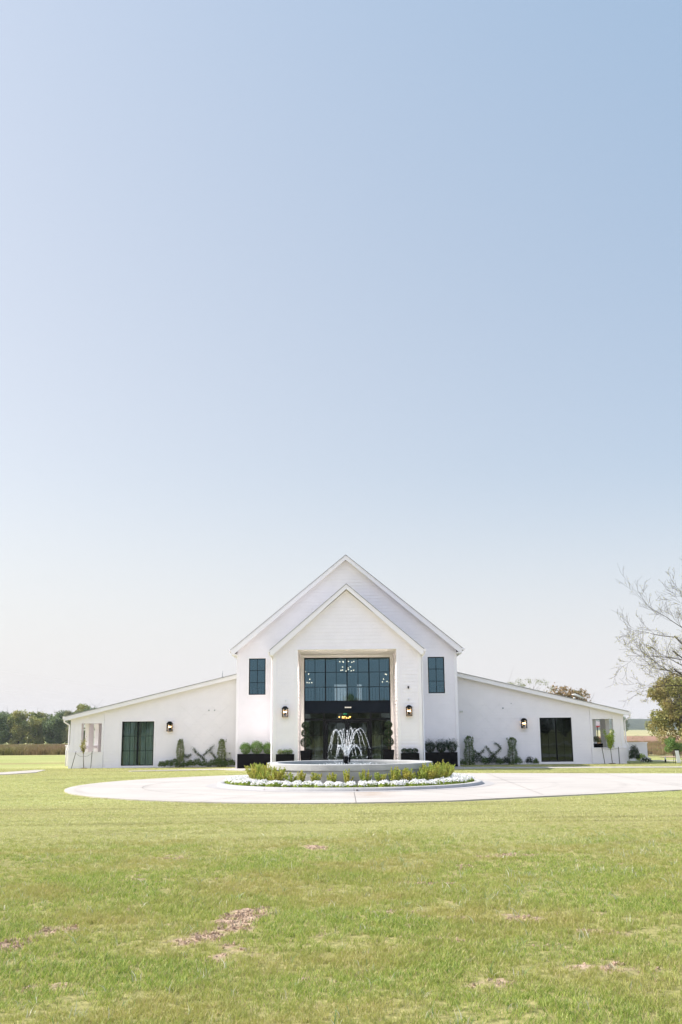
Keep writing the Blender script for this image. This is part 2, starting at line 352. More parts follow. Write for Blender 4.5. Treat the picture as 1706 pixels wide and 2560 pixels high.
# rusty stain that runs from the weep hole
g = N(t, 'ShaderNodeNewGeometry'); mp = N(t, 'ShaderNodeMapping'); mp.inputs['Location'].default_value = (-.75, -27.4, 0); t.links.new(g.outputs[0], mp.inputs[0])
ln = N(t, 'ShaderNodeVectorMath'); ln.operation = 'LENGTH'; sc_ = N(t, 'ShaderNodeVectorMath'); sc_.operation = 'MULTIPLY'; sc_.inputs[1].default_value = (1.3, .45, 0)
t.links.new(mp.outputs[0], sc_.inputs[0]); t.links.new(sc_.outputs[0], ln.inputs[0])
r1 = N(t, 'ShaderNodeMapRange'); r1.inputs[1].default_value = .2; r1.inputs[2].default_value = 1.1; r1.inputs[3].default_value = .55; r1.inputs[4].default_value = 0
t.links.new(ln.outputs['Value'], r1.inputs[0]); mu = N(t, 'ShaderNodeMath'); mu.operation = 'MULTIPLY'; t.links.new(r1.outputs[0], mu.inputs[0]); t.links.new(ramp(t, noise(t, 2.2, 4), .3, .6), mu.inputs[1])
c = mix_rgb(t, mu.outputs[0], c, (.33, .22, .14))
t.links.new(c, p.inputs['Base Color']); b = N(t, 'ShaderNodeBump'); b.inputs['Strength'].default_value = .2; b.inputs['Distance'].default_value = .01
t.links.new(noise(t, 45, 3), b.inputs['Height']); t.links.new(b.outputs[0], p.inputs['Normal']); t.links.new(p.outputs[0], o.inputs[0])
drive = tag(mb.build('drive', dm), 'pale concrete turning circle and road round the fountain', kind='structure')
# joints in the slab: thin dark filler strips
jm = mat('joint_filler', (.22, .19, .17), .9, .2, 5); jb = MB()
def strip(b, x0, y0, x1, y1, wd, z):
    dx, dy = x1 - x0, y1 - y0; L = math.hypot(dx, dy); ux, uy = -dy / L * wd / 2, dx / L * wd / 2
    b.quad((x0 - ux, y0 - uy, z), (x1 - ux, y1 - uy, z), (x1 + ux, y1 + uy, z), (x0 + ux, y0 + uy, z))
strip(jb, .28, 23.85, .28, 27.8, .018, .034); strip(jb, 4.9, 26, 5.3, 39.2, .012, .034); strip(jb, 9.3, 28, 9.3, 38, .012, .034)
strip(jb, -4.3, 26.2, -2.8, 29.2, .01, .034); strip(jb, -8.1, 32.2, -4.3, 32.2, .01, .034)
for q in (20, 65, 115, 160, 245, 295, 335):
    a0 = math.radians(q); strip(jb, CX + 4.36 * math.cos(a0), FY + 4.36 * math.sin(a0), CX + 8.35 * math.cos(a0), FY + 8.35 * math.sin(a0), .012, .034)
for k in range(50):
    a0, a1 = math.pi * .45 + k * .06, math.pi * .45 + (k + 1) * .06
    strip(jb, CX + 6.2 * math.cos(a0), FY + 6.2 * math.sin(a0), CX + 6.2 * math.cos(a1), FY + 6.2 * math.sin(a1), .012, .034)
tag(jb.build('drive_joints', jm), 'thin joints between the concrete slabs', kind='structure')
# walkways
wk = MB()
def slab(b, pts, z):
    n0 = len(b.v); b.v += [(x, y, z) for x, y in pts]; b.f.append(tuple(range(n0, n0 + len(pts)))); b.sm.append(False)
    n1 = len(b.v); b.v += [(x, y, -.05) for x, y in pts]
    for i in range(len(pts)): j = (i + 1) % len(pts); b.f.append((n0 + i, n1 + i, n1 + j, n0 + j)); b.sm.append(False)
slab(wk, [(-4.2, 44.3), (4.6, 44.3), (5.6, 44.4), (30, 41.8), (30, 43.2), (14, 44.6), (5.3, 46.3), (5.2, 47.2), (-4.9, 47.4), (-5.0, 46.9), (-9.2, 45.1), (-9.0, 44.7), (-5.4, 45.6)], .022)
slab(wk, [(-18, 42.0), (-13.6, 42.4), (-12.9, 44.3), (-13.3, 47.2), (-13.8, 47.2), (-14.4, 44.6), (-18, 44.0)], .022)
slab(wk, [(15.2, 52.6), (30, 46.8), (30, 47.8), (15.2, 53.6)], .03)
tag(wk.build('walkway', M['concrete']), 'narrow pale concrete walkway along the front of the hall', kind='structure')
tag(link(bpy.data.meshes.new('road'), 'road', M['concrete']), 'pale concrete road behind the viewer, seen only reflected in the glass', kind='structure')
rd_ = bpy.data.objects['road'].data
xr_ = np.linspace(-90, 90, 61); yr_ = -17 + 3.5 * np.sin(xr_ / 16); v_ = [(float(a), float(b_) - 6, .02) for a, b_ in zip(xr_, yr_)] + [(float(a), float(b_) + 6, .02) for a, b_ in zip(xr_, yr_)]
rd_.from_pydata(v_, [], [(i, i + 1, 62 + i, 61 + i) for i in range(60)]); rd_.update()
# far fields
def sheet(name, pts, z, m, label):
    b = MB(); b.v = [(x, y, z) for x, y in pts]; b.f = [tuple(range(len(pts)))]; b.sm = [False]
    return tag(b.build(name, m), label, kind='structure')
fm1 = mat('rough_pasture', (.27, .24, .095), .95, .3, .15, .3, 3, stretch=(.5, 1, 1))
fm2 = mat('brown_stubble', (.31, .165, .10), .95, .25, .1, .3, 3, stretch=(.4, 1, 1))
fm3 = mat('pale_hay_field', (.42, .36, .18), .95, .22, .02, .2, 2, col2=(.30, .29, .13), stretch=(.4, 1, 1))
sheet('pasture', [(17.5, 62), (400, 62), (400, 122), (17.5, 122)], .02, fm1, 'rough olive pasture beyond the lawn on the right')
sheet('brown_field', [(10, 122), (900, 122), (900, 225), (10, 225)], .03, fm2, 'strip of brown stubble beyond the pasture')
sheet('pale_field', [(10, 225), (1800, 225), (1800, 960), (10, 960)], .04, fm3, 'pale hay field below the far trees')
# hills
hm = leaf_mat('wooded_hill', (.035, .055, .025), (.07, .09, .035), None)
xx = np.linspace(-500, 1500, 500); rows = np.linspace(0, 1, 10)
XX, RR = np.meshgrid(xx, rows); HH = .62 * (16 + 12 * vnoise(XX, 0 * XX, 260, 4) + 4.5 * vnoise(XX, RR * 300, 30, 5) + 2.2 * vnoise(XX, RR * 400, 9, 8)) * np.sin(RR * math.pi / 2) * (.35 + .65 * np.clip((XX + 100) / 500, 0, 1))
V = np.stack([XX.ravel(), (1250 + RR * 260).ravel(), HH.ravel() - .5], 1); nx = len(xx)
I = (np.arange(9)[:, None] * nx + np.arange(nx - 1)[None]).ravel()
me = np_mesh('hills', V, np.stack([I, I + 1, I + 1 + nx, I + nx], 1), np.random.default_rng(3).random(len(I)))
tag(link(me, 'hills', hm), 'low wooded hills on the horizon', kind='structure')

# ================================================================== HOUSE
Hs = thing('event_hall', (CX, 47.3, 0), 'large white gabled hall with tall glazed entrance porch and two low side wings', 'building')
def siding(b, y, course, zmax, xl, xr, holes, z0=.0, side=None):
    """lap siding on the plane y (facing -y) between xl(z), xr(z); side=(x,dir) puts it on a plane x instead"""
    z = z0
    while z < zmax - 1e-6:
        zt = min(z + course, zmax)
        cuts = sorted({z, zt} | {h for q in holes for h in q[2:4] if z < h < zt})
        for a, c in zip(cuts, cuts[1:]):
            fa, fc = .019 * (1 - (a - z) / course), .019 * (1 - (c - z) / course)
            mid = (a + c) / 2
            segs = [(xl(a), xr(a), xl(c), xr(c))]
            for (hx0, hx1, hz0, hz1) in holes:
                if hz0 <= mid <= hz1:
                    ns = []
                    for (p0, p1, p2, p3) in segs:
                        if hx1 <= p0 or hx0 >= p1: ns.append((p0, p1, p2, p3)); continue
                        if hx0 > p0: ns.append((p0, hx0, p2, hx0))
                        if hx1 < p1: ns.append((hx1, p1, hx1, p3))
                    segs = ns
            for (p0, p1, p2, p3) in segs:
                if p1 - p0 < .004 and p3 - p2 < .004: continue
                if side is None:
                    b.quad((p0, y - fa, a), (p1, y - fa, a), (p3, y - fc, c), (p2, y - fc, c))
                    if a == z: b.quad((p0, y, a), (p1, y, a), (p1, y - fa, a), (p0, y - fa, a))
                else:
                    X_, s_ = side
                    b.quad((X_ + s_ * fa, p0, a), (X_ + s_ * fa, p1, a), (X_ + s_ * fc, p3, c), (X_ + s_ * fc, p2, c))
                    if a == z: b.quad((X_, p0, a), (X_, p1, a), (X_ + s_ * fa, p1, a), (X_ + s_ * fa, p0, a))
        z = zt
CS = .152
HX0, HX1, HY, HBACK = CX - 5.02, CX + 5.02, 47.3, 76.
AP, SL = 9.42, .823
wb = MB()
ctop = lambda x: AP - SL * abs(x - CX)
gl = lambda z: max(HX0, CX - (AP - z) / SL); gr = lambda z: min(HX1, CX + (AP - z) / SL)
WL = (-4.27, -3.51, 3.25, 4.89); WR = (3.91, 4.66, 3.25, 4.89)
OPX0, OPX1, OPZ = CX - 2.12, CX + 2.13, 5.04
siding(wb, HY, CS, AP - .02, gl, gr, [WL, WR, (CX - 3.0, CX + 3.0, 0, 5.6)])
wall = wb.build('siding_wall', M['white'], Hs)
# backing shell of the main hall: front behind the siding, sides, back wall with a window gap
sb = MB()
def wallbox(b, x0, x1, y0, y1, z0, z1, holes):
    """box wall along x with rectangular holes"""
    xsx = sorted({x0, x1} | {h for q in holes for h in q[:2]}); zsz = sorted({z0, z1} | {h for q in holes for h in q[2:]})
    for a, c in zip(xsx, xsx[1:]):
        run = None
        for e, g_ in zip(zsz, zsz[1:]):
            mx_, mz_ = (a + c) / 2, (e + g_) / 2
            if any(q[0] <= mx_ <= q[1] and q[2] <= mz_ <= q[3] for q in holes): continue
            b.box(a, c, y0, y1, e, g_)
wallbox(sb, HX0 + .01, HX1 - .01, HY + .012, HY + .2, 0, 5.1, [WL, WR, (OPX0, OPX1, 0, OPZ)])
sb.prism([(HX0 + .01, 5.1), (HX1 - .01, 5.1), (HX1 - .01, 5.25), (CX, AP - .05), (HX0 + .01, 5.25)], HY + .012, HY + .2)
sb.box(HX0 + .01, HX0 + .2, HY + .2, HBACK, 0, 5.2); sb.box(HX1 - .2, HX1 - .01, HY + .2, HBACK, 0, 5.2)
BW = (CX - .8, CX + 1.2, 3.3, 4.95)
wallbox(sb, HX0, HX1, HBACK, HBACK + .2, 0, 5.2, [BW])
sb.prism([(HX0, 5.2), (HX1, 5.2), (CX, AP - .05)], HBACK, HBACK + .2)
sb.build('inner_wall', M['room'], Hs)
fb = MB(); fb.box(HX0 + .2, HX1 - .2, 47.65, HBACK, -.02, .035); fb.box(HX0 + .2, HX1 - .2, 52.6, HBACK, 2.55, 2.85)
fb.build('floor', M['floor_in'], Hs)
# white corner boards, frieze
for x0, x1 in ((HX0 - .015, HX0 + .12), (HX1 - .12, HX1 + .015)): box_obj('corner_board', M['trim'], Hs, x0, x1, HY - .035, HY + .1, 0, 5.14)
def gable_roof(name, apex, half, slope, yf, yb, parent, th=.17):
    """two slabs with white soffit and fascia and a shingled top"""
    ze = apex - slope * half
    top = MB(); under = MB()
    for s in (-1, 1):
        x0, x1 = CX, CX + s * (half + .03)
        q = [(x0, apex + .022), (x1, apex + .022 - slope * (half + .03)), (x1, apex + .0 - slope * (half + .03)), (x0, apex)]
        if s > 0: q = q[::-1]
        top.prism(q, yf - .03, yb)
        q = [(x0, apex - .003), (CX + s * half, ze - .003), (CX + s * half, ze - th), (CX + s * (half - .02), ze - th), (x0, apex - th - .03)]
        if s > 0: q = q[::-1]
        under.prism(q, yf + .03, yb)
    top.build(name, M['shingle'], parent)
    r = under.build('soffit', M['cream'], parent)
    fa = MB()
    for s in (-1, 1):
        q = [(CX, apex - .006), (CX + s * half, ze - .006), (CX + s * half, ze - .21), (CX + s * (half - .13), ze - .21), (CX, apex - .21)]
        if s > 0: q = q[::-1]
        fa.prism(q, yf, yf + .028)
    fa.build('rake_board', M['trim'], parent)
    for s in (-1, 1):          # gutters along the eaves
        ga = MB(); x = CX + s * (half + .055); ga.prism([(x - .055, ze + .0), (x - .045, ze - .10), (x + .03 * s + .0, ze - .12), (x + .06, ze - .07), (x + .06, ze)], yf - .02, yb)
        ga.build('gutter', M['trim'], parent)
    return ze
ZE = gable_roof('roof', 9.61, 5.27, .822, 46.98, HBACK + .4, Hs)
PZE = gable_roof('porch_roof', 7.83, 3.28, .857, 44.0, 47.29, Hs)
# eave return soffits
er = MB()
for s in (-1, 1):
    x0 = CX + s * 5.02; x1 = CX + s * 5.26; er.box(min(x0, x1), max(x0, x1), 46.99, HBACK, ZE - .25, ZE - .20)
    x0 = CX + s * 3.15; x1 = CX + s * 3.27; er.box(min(x0, x1), max(x0, x1), 44.01, 47.2, PZE - .25, PZE - .20)
er.build('eave_soffit', M['cream'], Hs)
# --- entrance porch
PY = 44.3; PX0, PX1 = CX - 3.15, CX + 3.15; PAP = 7.6
pb = MB()
siding(pb, PY, CS, PAP, lambda z: max(PX0, CX - (PAP - z) / .857), lambda z: min(PX1, CX + (PAP - z) / .857), [(OPX0, OPX1, 0, OPZ)])
for s, x in ((-1, PX0), (1, PX1)): siding(pb, 0, CS, 4.85, lambda z: PY, lambda z: HY, [], side=(x, s))
siding(pb, 0, CS, OPZ, lambda z: PY + .12, lambda z: 47.6, [], side=(OPX0, 1)); siding(pb, 0, CS, OPZ, lambda z: PY + .12, lambda z: 47.6, [], side=(OPX1, -1))
pb.build('porch_siding', M['white'], Hs)
cb = MB()      # solid cores of the porch piers and gable
cb.box(PX0 + .01, OPX0 - .01, PY + .012, 47.28, 0, 4.85); cb.box(OPX1 + .01, PX1 - .01, PY + .012, 47.28, 0, 4.85)
cb.prism([(PX0 + .02, 5.06), (PX1 - .02, 5.06), (CX, PAP - .06)], PY + .012, PY + .2)
cb.box(OPX0 - .01, OPX0 + 0, 47.28, 47.6, 0, 5.0)
cb.build('porch_core', M['trim'], Hs)
box_obj('porch_ceiling', M['cream'], Hs, OPX0 - .3, OPX1 + .3, PY + .02, 47.7, OPZ + .001, OPZ + .015)
tb = MB()
for x0, x1 in ((PX0 - .015, PX0 + .12), (PX1 - .12, PX1 + .015)): tb.box(x0, x1, PY - .035, PY + .1, 0, 4.88)
for x0, x1 in ((OPX0 - .13, OPX0 + .012), (OPX1 - .012, OPX1 + .13)): tb.box(x0, x1, PY - .03, PY + .12, 0, OPZ)
tb.box(OPX0 - .13, OPX1 + .13, PY - .032, PY + .11, OPZ, OPZ + .035)
tb.build('porch_trim', M['trim'], Hs)
for x in (CX - 1.28, CX, CX + 1.3):
    b = MB(); b.lathe([(.001, OPZ - .004), (.055, OPZ - .004)], x, 44.75, 16); d = b.build('downlight', M['spot'], Hs)
    b = MB(); b.lathe([(.055, OPZ - .003), (.085, OPZ - .010), (.09, OPZ)], x, 44.75, 16); b.build('trim_ring', M['trim'], d)
    ld = bpy.data.lights.new('downlight_lamp', 'SPOT'); ld.energy = 110; ld.spot_size = R(130); ld.spot_blend = .8; ld.color = (1, .90, .78); ld.shadow_soft_size = .05
    lo_ = bpy.data.objects.new('downlight_lamp', ld); COL.objects.link(lo_); lo_.location = (x, 44.75, OPZ - .03)
# --- glazing
GY = 47.6; GX0, GX1 = -1.76, 2.185
tr_ = MB()
for x0, x1 in ((OPX0, GX0 - .005), (GX1 + .005, OPX1)): tr_.box(x0, x1, GY - .05, GY + .1, 0, OPZ)
tr_.box(GX0 - .005, GX1 + .005, GY - .05, GY + .1, 4.915, OPZ)
tr_.build('glazing_surround', M['cream'], Hs)
def window(x0, x1, z0, z1, y, parent, glass, heavy=(), cols=2, rows_=3, fr=.045, mun=.022, name='window', hv=.05):
    """frame mesh > pane, muntins.  heavy = x of thick mullions, cols muntin columns between them"""
    f = MB(); f.box(x0, x0 + fr, y - .04, y + .04, z0, z1); f.box(x1 - fr, x1, y - .04, y + .04, z0, z1)
    f.box(x0 + fr, x1 - fr, y - .04, y + .04, z0, z0 + fr); f.box(x0 + fr, x1 - fr, y - .04, y + .04, z1 - fr, z1)
    for h in heavy: f.box(h - hv / 2, h + hv / 2, y - .045, y + .045, z0 + fr, z1 - fr)
    fo = f.build(name, M['black'], parent)
    edges = [x0 + fr] + [v for h in heavy for v in (h - hv / 2, h + hv / 2)] + [x1 - fr]
    for a, c in zip(edges[::2], edges[1::2]):
        mu = MB()
        for k in range(1, cols): xm = a + (c - a) * k / cols; mu.box(xm - mun / 2, xm + mun / 2, y - .022, y + .022, z0 + fr, z1 - fr)
        for k in range(1, rows_): zm = z0 + (z1 - z0) * k / rows_; mu.box(a, c, y - .018, y + .018, zm - mun / 2, zm + mun / 2)
        mu.build('muntin', M['black'], fo)
        pn = MB(); pn.box(a, c, y - .006, y + .006, z0 + fr, z1 - fr); pn.build('pane', glass, fo)
    return fo
window(GX0, GX1, 2.92, 4.91, GY, Hs, M['glass_up'], heavy=(-.78, .21, 1.22), name='tall_window')
band = box_obj('header_panel', M['navy'], Hs, GX0, GX1, GY - .06, GY + .05, 2.43, 2.919)
# emergency light on the header
b = MB(); b.box(CX - .06, CX + .14, GY - .12, GY - .061, 2.63, 2.68); b.ico((CX - .08, GY - .12, 2.655), .035); b.ico((CX + .16, GY - .12, 2.655), .035); b.build('emergency_light', M['paleplastic'], band)
window(GX0, -.86, 2.13, 2.429, GY, Hs, M['glass_low'], rows_=1, name='transom_window')
window(-.855, 1.265, 2.13, 2.429, GY, Hs, M['glass_low'], heavy=(.205,), cols=2, rows_=1, name='transom_window', fr=.03, hv=.03)
window(1.27, GX1, 2.13, 2.429, GY, Hs, M['glass_low'], rows_=1, name='transom_window')
window(GX0, -.86, .03, 2.129, GY, Hs, M['glass_low'], rows_=3, name='sidelight_window')
window(1.27, GX1, .03, 2.129, GY, Hs, M['glass_low'], rows_=3, name='sidelight_window')
jb = MB(); jb.box(-.855, -.79, GY - .05, GY + .05, .03, 2.129); jb.box(1.20, 1.265, GY - .05, GY + .05, .03, 2.129); jb.box(-.79, 1.20, GY - .05, GY + .05, 2.07, 2.129)
jb.build('door_frame', M['black'], Hs)
for x0, x1, hx in ((-.785, .202, .14), (.208, 1.195, .27)):
    d = window(x0, x1, .04, 2.065, GY, Hs, M['glass_low'], cols=2, rows_=2, fr=.1, name='door')
    b = MB(); b.tube([(hx, GY - .05, .85), (hx, GY - .1, .87), (hx, GY - .1, 1.23), (hx, GY - .05, 1.25)], .012); b.build('handle', M['steel'], d)
# side windows of the main gable
for q in (WL, WR):
    window(q[0], q[1], q[2], q[3], HY + .03, Hs, M['glass_up'], rows_=3, fr=.04)
    c_ = MB(); a_ = .07
    c_.box(q[0] - a_, q[0] - .002, HY - .03, HY + .02, q[2] - a_, q[3] + a_); c_.box(q[1] + .002, q[1] + a_, HY - .03, HY + .02, q[2] - a_, q[3] + a_)
    c_.box(q[0] - .002, q[1] + .002, HY - .03, HY + .02, q[3] + .002, q[3] + a_); c_.box(q[0] - .002, q[1] + .002, HY - .034, HY + .02, q[2] - a_, q[2] - .002)
    c_.build('window_casing', M['trim'], Hs)
# downspouts of porch
for x, s in ((PX0 - .07, -1), (PX1 + .07, 1)):
    b = MB(); b.tube([(x + .12 * s, 44.05, 4.93), (x + .10 * s, 44.1, 4.84), (x - .01 * s, 44.34, 4.70), (x, 44.38, 4.6), (x, 44.38, .08), (x + .06 * s, 44.3, .03)], .036, 8)
    b.build('downspout', M['trim'], Hs)
# security camera, brackets above lanterns
b = MB(); b.box(CX + 2.57, CX + 2.64, 44.22, 44.29, 3.40, 3.45); b.ico((CX + 2.605, 44.2, 3.375), .032); cm = b.build('dome_camera', M['black'], Hs)
for x in (CX - 2.63, CX + 2.61):
    b = MB(); b.tube([(x, 44.28, 2.9), (x, 44.16, 2.92), (x, 44.15, 2.82)], .01); b.box(x - .03, x + .03, 44.26, 44.285, 2.88, 2.93); b.build('hook', M['steel'], Hs)
# --- wings
WY = 49.5; WSL = .2365
def wing(s, name, win):
    Wg = MB(); xin = CX + s * 5.03; xporch = CX + s * 11.5; xout = CX + s * 13.08
    ztop = lambda x: 4.183 - WSL * (abs(x - CX) - 5.03)
    # sloping-top lap siding between the hall and the porch boundary
    lo, hi = min(xin, xporch), max(xin, xporch)
    def XL(z): return lo if s > 0 else max(lo, CX - (5.03 + (4.183 - z) / WSL))
    def XR(z): return hi if s < 0 else min(hi, CX + (5.03 + (4.183 - z) / WSL))
    siding(Wg, WY, CS, 4.175, XL, XR, [win])
    o = Wg.build('wing_siding', M['white'], Hs)
    c = MB(); wallbox(c, lo, hi, WY + .012, WY + .2, 0, 2.5, [win])
    c.prism([(lo, 2.5), (hi, 2.5), (hi, ztop(hi) - .01), (lo, ztop(lo) - .01)] if True else [], WY + .012, WY + .2)
    c.box(min(xporch, xporch - s * .15), max(xporch, xporch - s * .15), WY + .2, 62, 0, ztop(xporch) - .05)
    c.box(lo, hi, 61.8, 62, 0, 2.4)
    c.build('wing_inner_wall', M['cream'], Hs)
    # porch end: header, pier, low wall (smooth boards)
    g = MB(); ox0, ox1 = (CX + s * 11.54, CX + s * 12.58); a0, a1 = min(ox0, ox1), max(ox0, ox1)
    pier = sorted((CX + s * 12.58, xout)); g.box(pier[0], pier[1], WY - .01, WY + .22, .73, 2.06)
    lw = sorted((xporch, CX + s * 13.12)); g.box(lw[0], lw[1], WY - .03, WY + .22, 0, .70); g.box(lw[0] - .01, lw[1] + .01, WY - .05, WY + .25, .70, .74)
    hd = sorted((xporch, xout)); g.prism([(hd[0], 2.06), (hd[1], 2.06), (hd[1], ztop(hd[1])), (hd[0], ztop(hd[0]))], WY - .02, WY + .2)
    # outer side with openings and pillars
    sx = sorted((CX + s * 12.88, xout))
    g.box(sx[0], sx[1], WY + .22, 56, 0, .72 if s > 0 else .25); g.box(sx[0], sx[1], WY + .2, 56, 2.07, 2.22)
    for y0, y1 in ((WY + .22, 50.9), (52.15, 53.25), (54.9, 56.0)) if s > 0 else ((WY + .22, 51.2), (52.3, 53.3), (54.35, 56.0)): g.box(sx[0], sx[1], y0, y1, .72 if s > 0 else .25, 2.07)
    if s < 0: g.box(sx[0] + .05, sx[1] - .05, 51.2, 54.35, .84, .98)
    g.build('porch_end_wall', M['white'], Hs)
    # flared foot at the outer corner
    f = MB(); x = xout; q = [(x, .73), (x + s * .10, .73), (x + s * .04, .9), (x, 1.15)]
    if s > 0: q = q[::-1]
    f.prism(q, WY - .005, WY + .2); f.build('flared_foot', M['trim'], Hs)
    # porch floor, ceiling, back wall
    e = MB(); e.box(min(xporch, xout), max(xporch, xout), WY + .2, 56, -.02, .05); e.build('porch_floor', M['trim'], Hs)
    e = MB(); e.box(min(xporch, xout), max(xporch, xout), WY + .2, 56.2, 2.23, 2.27)
    if s < 0: e.box(min(xporch, xout), max(xporch, xout), 56.01, 56.2, 0, 2.22)
    e.build('side_porch_ceiling', M['cream'], Hs)
    # trims
    tt = MB(); v = xporch; tt.box(min(v, v + s * .1) - .0, max(v, v + s * .1), WY - .038, WY + .0, 0, 2.5 if s else 0)
    a_ = .08; tt.box(win[0] - a_, win[0] - .002, WY - .03, WY + .02, 0.01, win[3] + a_); tt.box(win[1] + .002, win[1] + a_, WY - .03, WY + .02, 0.01, win[3] + a_)
    tt.box(win[0] - .002, win[1] + .002, WY - .03, WY + .02, win[3] + .002, win[3] + a_); tt.box(win[0] - .002, win[1] + .002, WY - .03, WY + .02, .01, win[2] - .002)
    for xx_ in (CX + s * 12.6, CX + s * 12.95): tt.box(xx_ - .03, xx_ + .03, WY - .035, WY - .01, .75, 2.2)
    tt.build('wing_trim', M['trim'], Hs)
    # roof: shingle sheet, soffit/fascia slab
    def slabp(za, zb, extra=0):
        x0, x1 = CX + s * 5.0, CX + s * (13.28 + extra); z_at = lambda x: 4.34 - WSL * (abs(x - CX) - 5.0)
        q = [(x0, z_at(x0) + za), (x1, z_at(x1) + za), (x1, z_at(x1) + zb), (x0, z_at(x0) + zb)]
        return q[::-1] if s > 0 else q
    r = MB(); r.prism(slabp(.03, .001, .02), WY - .32, 62.2); r.build('wing_roof', M['shingle'], Hs)
    r = MB(); r.prism(slabp(0, -.15), WY - .26, 62.2); r.build('wing_soffit', M['cream'], Hs)
    r = MB(); r.prism(slabp(-.002, -.19), WY - .29, WY - .262); r.build('wing_fascia', M['trim'], Hs)
    xe = CX + s * 13.34; zee = 4.34 - WSL * 8.34
    r = MB(); r.box(xe - .06, xe + .06, WY - .3, 62, zee - .12, zee + .02); r.build('gutter', M['trim'], Hs)
    xd = CX + s * 13.14
    b = MB(); b.tube([(xe, WY - .22, zee - .1), (xe - s * .0, WY - .2, zee - .24), (xd, WY - .04, zee - .38), (xd, WY, zee - .5), (xd, WY, 1.05), (xd + s * .1, WY, .78), (xd + s * .1, WY, .1)], .035, 8); b.build('downspout', M['trim'], Hs)
    return o
LW = (-10.44, -8.93, .10, 2.13); RW = (9.31, 10.81, .11, 2.14)
wing(-1, 'left', LW); wing(1, 'right', RW)
window(*LW, WY + .02, Hs, M['glass_curt'], heavy=((LW[0] + LW[1]) / 2,), cols=2, rows_=3, fr=.035, hv=.07, name='wide_window', mun=.02)
window(*RW, WY + .02, Hs, M['glass_dark'], heavy=((RW[0] + RW[1]) / 2,), cols=2, rows_=3, fr=.035, hv=.05, name='wide_window', mun=.012)
# small fittings on the walls
b = MB(); b.box(-5.50, -5.27, WY - .12, WY - .016, .40, .68); ub = b.build('meter_box', M['paleplastic'], Hs)
b = MB(); b.ico((-5.33, WY - .13, .62), .03); b.build('knob', M['bark'], ub)
b = MB()
for dz in (0, .06): b.tube([(-5.58, WY - .06, .38 + dz), (-5.50, WY - .1, .26 + dz), (-5.38, WY - .1, .22 + dz), (-5.16, WY - .08, .24 + dz)], .018)
b.build('conduit', M['black'], Hs)
b = MB(); b.box(4.62, 4.72, HY - .1, HY - .016, .98, 1.16); b.build('outlet_box', M['grey'], Hs)
for x, z, r in ((-6.35, 2.62, .03), (-6.08, 2.62, .03), (7.6, 2.6, .035), (8.0, 2.82, .02)):
    b = MB(); b.lathe([(r, z - .0), (.001, z)], x, WY, 10); b2 = MB(); b2.tube([(x, WY - .0, z), (x, WY - .045, z)], r, 12); b2.build('wall_vent', M['grey'], Hs)
b = MB(); b.box(5.55, 5.70, WY - .07, WY - .016, 2.42, 2.50); b.build('small_box', M['paleplastic'], Hs)
b = MB(); b.tube([(-5.82, 50.2, 4.05), (-5.82, 50.2, 4.50)], .02, 8); b.build('vent_pipe', M['grey'], Hs)
# ridge lamp near the right eave
b = MB(); b.tube([(11.1, 49.3, 2.84), (11.1, 49.3, 3.12)], .022, 8); b.ico((11.1, 49.27, 2.92), .05); rl = b.build('lamp_post', M['black'], Hs)
b = MB(); b.tube([(10.86, 49.3, 3.20), (11.0, 49.3, 3.20), (11.16, 49.3, 3.14), (11.42, 49.3, 3.03)], [.02, .05, .05, .03], 8); b.ico((10.97, 49.3, 3.04), .06, sz=.6); b.build('lamp_arm', M['paleplastic'], rl)
b = MB()   # pipe and little shutter at low left
# white outer garden walls behind the wing ends
g = thing('garden_wall', (14.4, 53.4, 0), 'low smooth white wall running out from the right end of the hall', 'wall')
b = MB(); b.box(13.4, 15.42, 53.3, 53.5, 0, .87); b.build('wall_panel', M['white'], g); box_obj('wall_cap', M['trim'], g, 13.38, 15.45, 53.27, 53.53, .87, .92)
g = thing('garden_wall', (-13.9, 53.4, 0), 'short white wall just showing past the left end of the hall', 'wall')
b = MB(); b.box(-14.08, -12.9, 53.3, 53.5, 0, .98); b.build('wall_panel', M['white'], g); box_obj('wall_cap', M['trim'], g, -14.11, -12.9, 53.27, 53.53, .98, 1.03)
# interior pieces of the hall
b = MB()
b.box(HX0 + .2, HX1 - .2, 52.60, 52.64, 3.74, 3.80); b.box(HX0 + .2, HX1 - .2, 52.60, 52.64, 2.95, 2.98)
for k in range(66): x = HX0 + .25 + k * .148; b.box(x, x + .022, 52.61, 52.63, 2.98, 3.74)
rail = b.build('balcony_railing', M['black'], Hs)
b = MB(); b.box(HX0 + .2, -.6, 55.5, 55.65, .03, 2.55); b.box(1.0, HX1 - .2, 55.5, 55.65, .03, 2.55); b.box(-.6, 1.0, 55.5, 55.65, 2.1, 2.55)
b.build('partition', M['room'], Hs)
box_obj('partition', M['room'], Hs, -3.6, -.9, 58, 58.1, 2.85, 4.9); box_obj('partition', M['room'], Hs, 1.9, 4.0, 58, 58.1, 2.85, 4.2)
def curtain(x0, x1, z0, z1, y, folds, label, group=None):
    b = MB(); n = folds * 8; pts = [(x0 + (x1 - x0) * i / n, y + .05 * math.sin(i * math.pi / 4) + .012 * math.sin(i * 1.3)) for i in range(n + 1)]
    for (xa, ya), (xb, yb) in zip(pts, pts[1:]): b.quad((xa, ya, z0), (xb, yb, z0), (xb, yb, z1), (xa, ya, z1), True)
    for (xa, ya), (xb, yb) in zip(pts, pts[1:]): b.quad((xb, yb + .01, z0), (xa, ya + .01, z0), (xa, ya + .01, z1), (xb, yb + .01, z1), True)
    tag(b.build('curtain', M['curtain'], None), label, 'curtain', group)
curtain(LW[0] + .03, LW[0] + .52, .1, 2.2, WY + .30, 7, 'pale pleated curtain in the left half of the left wing window')
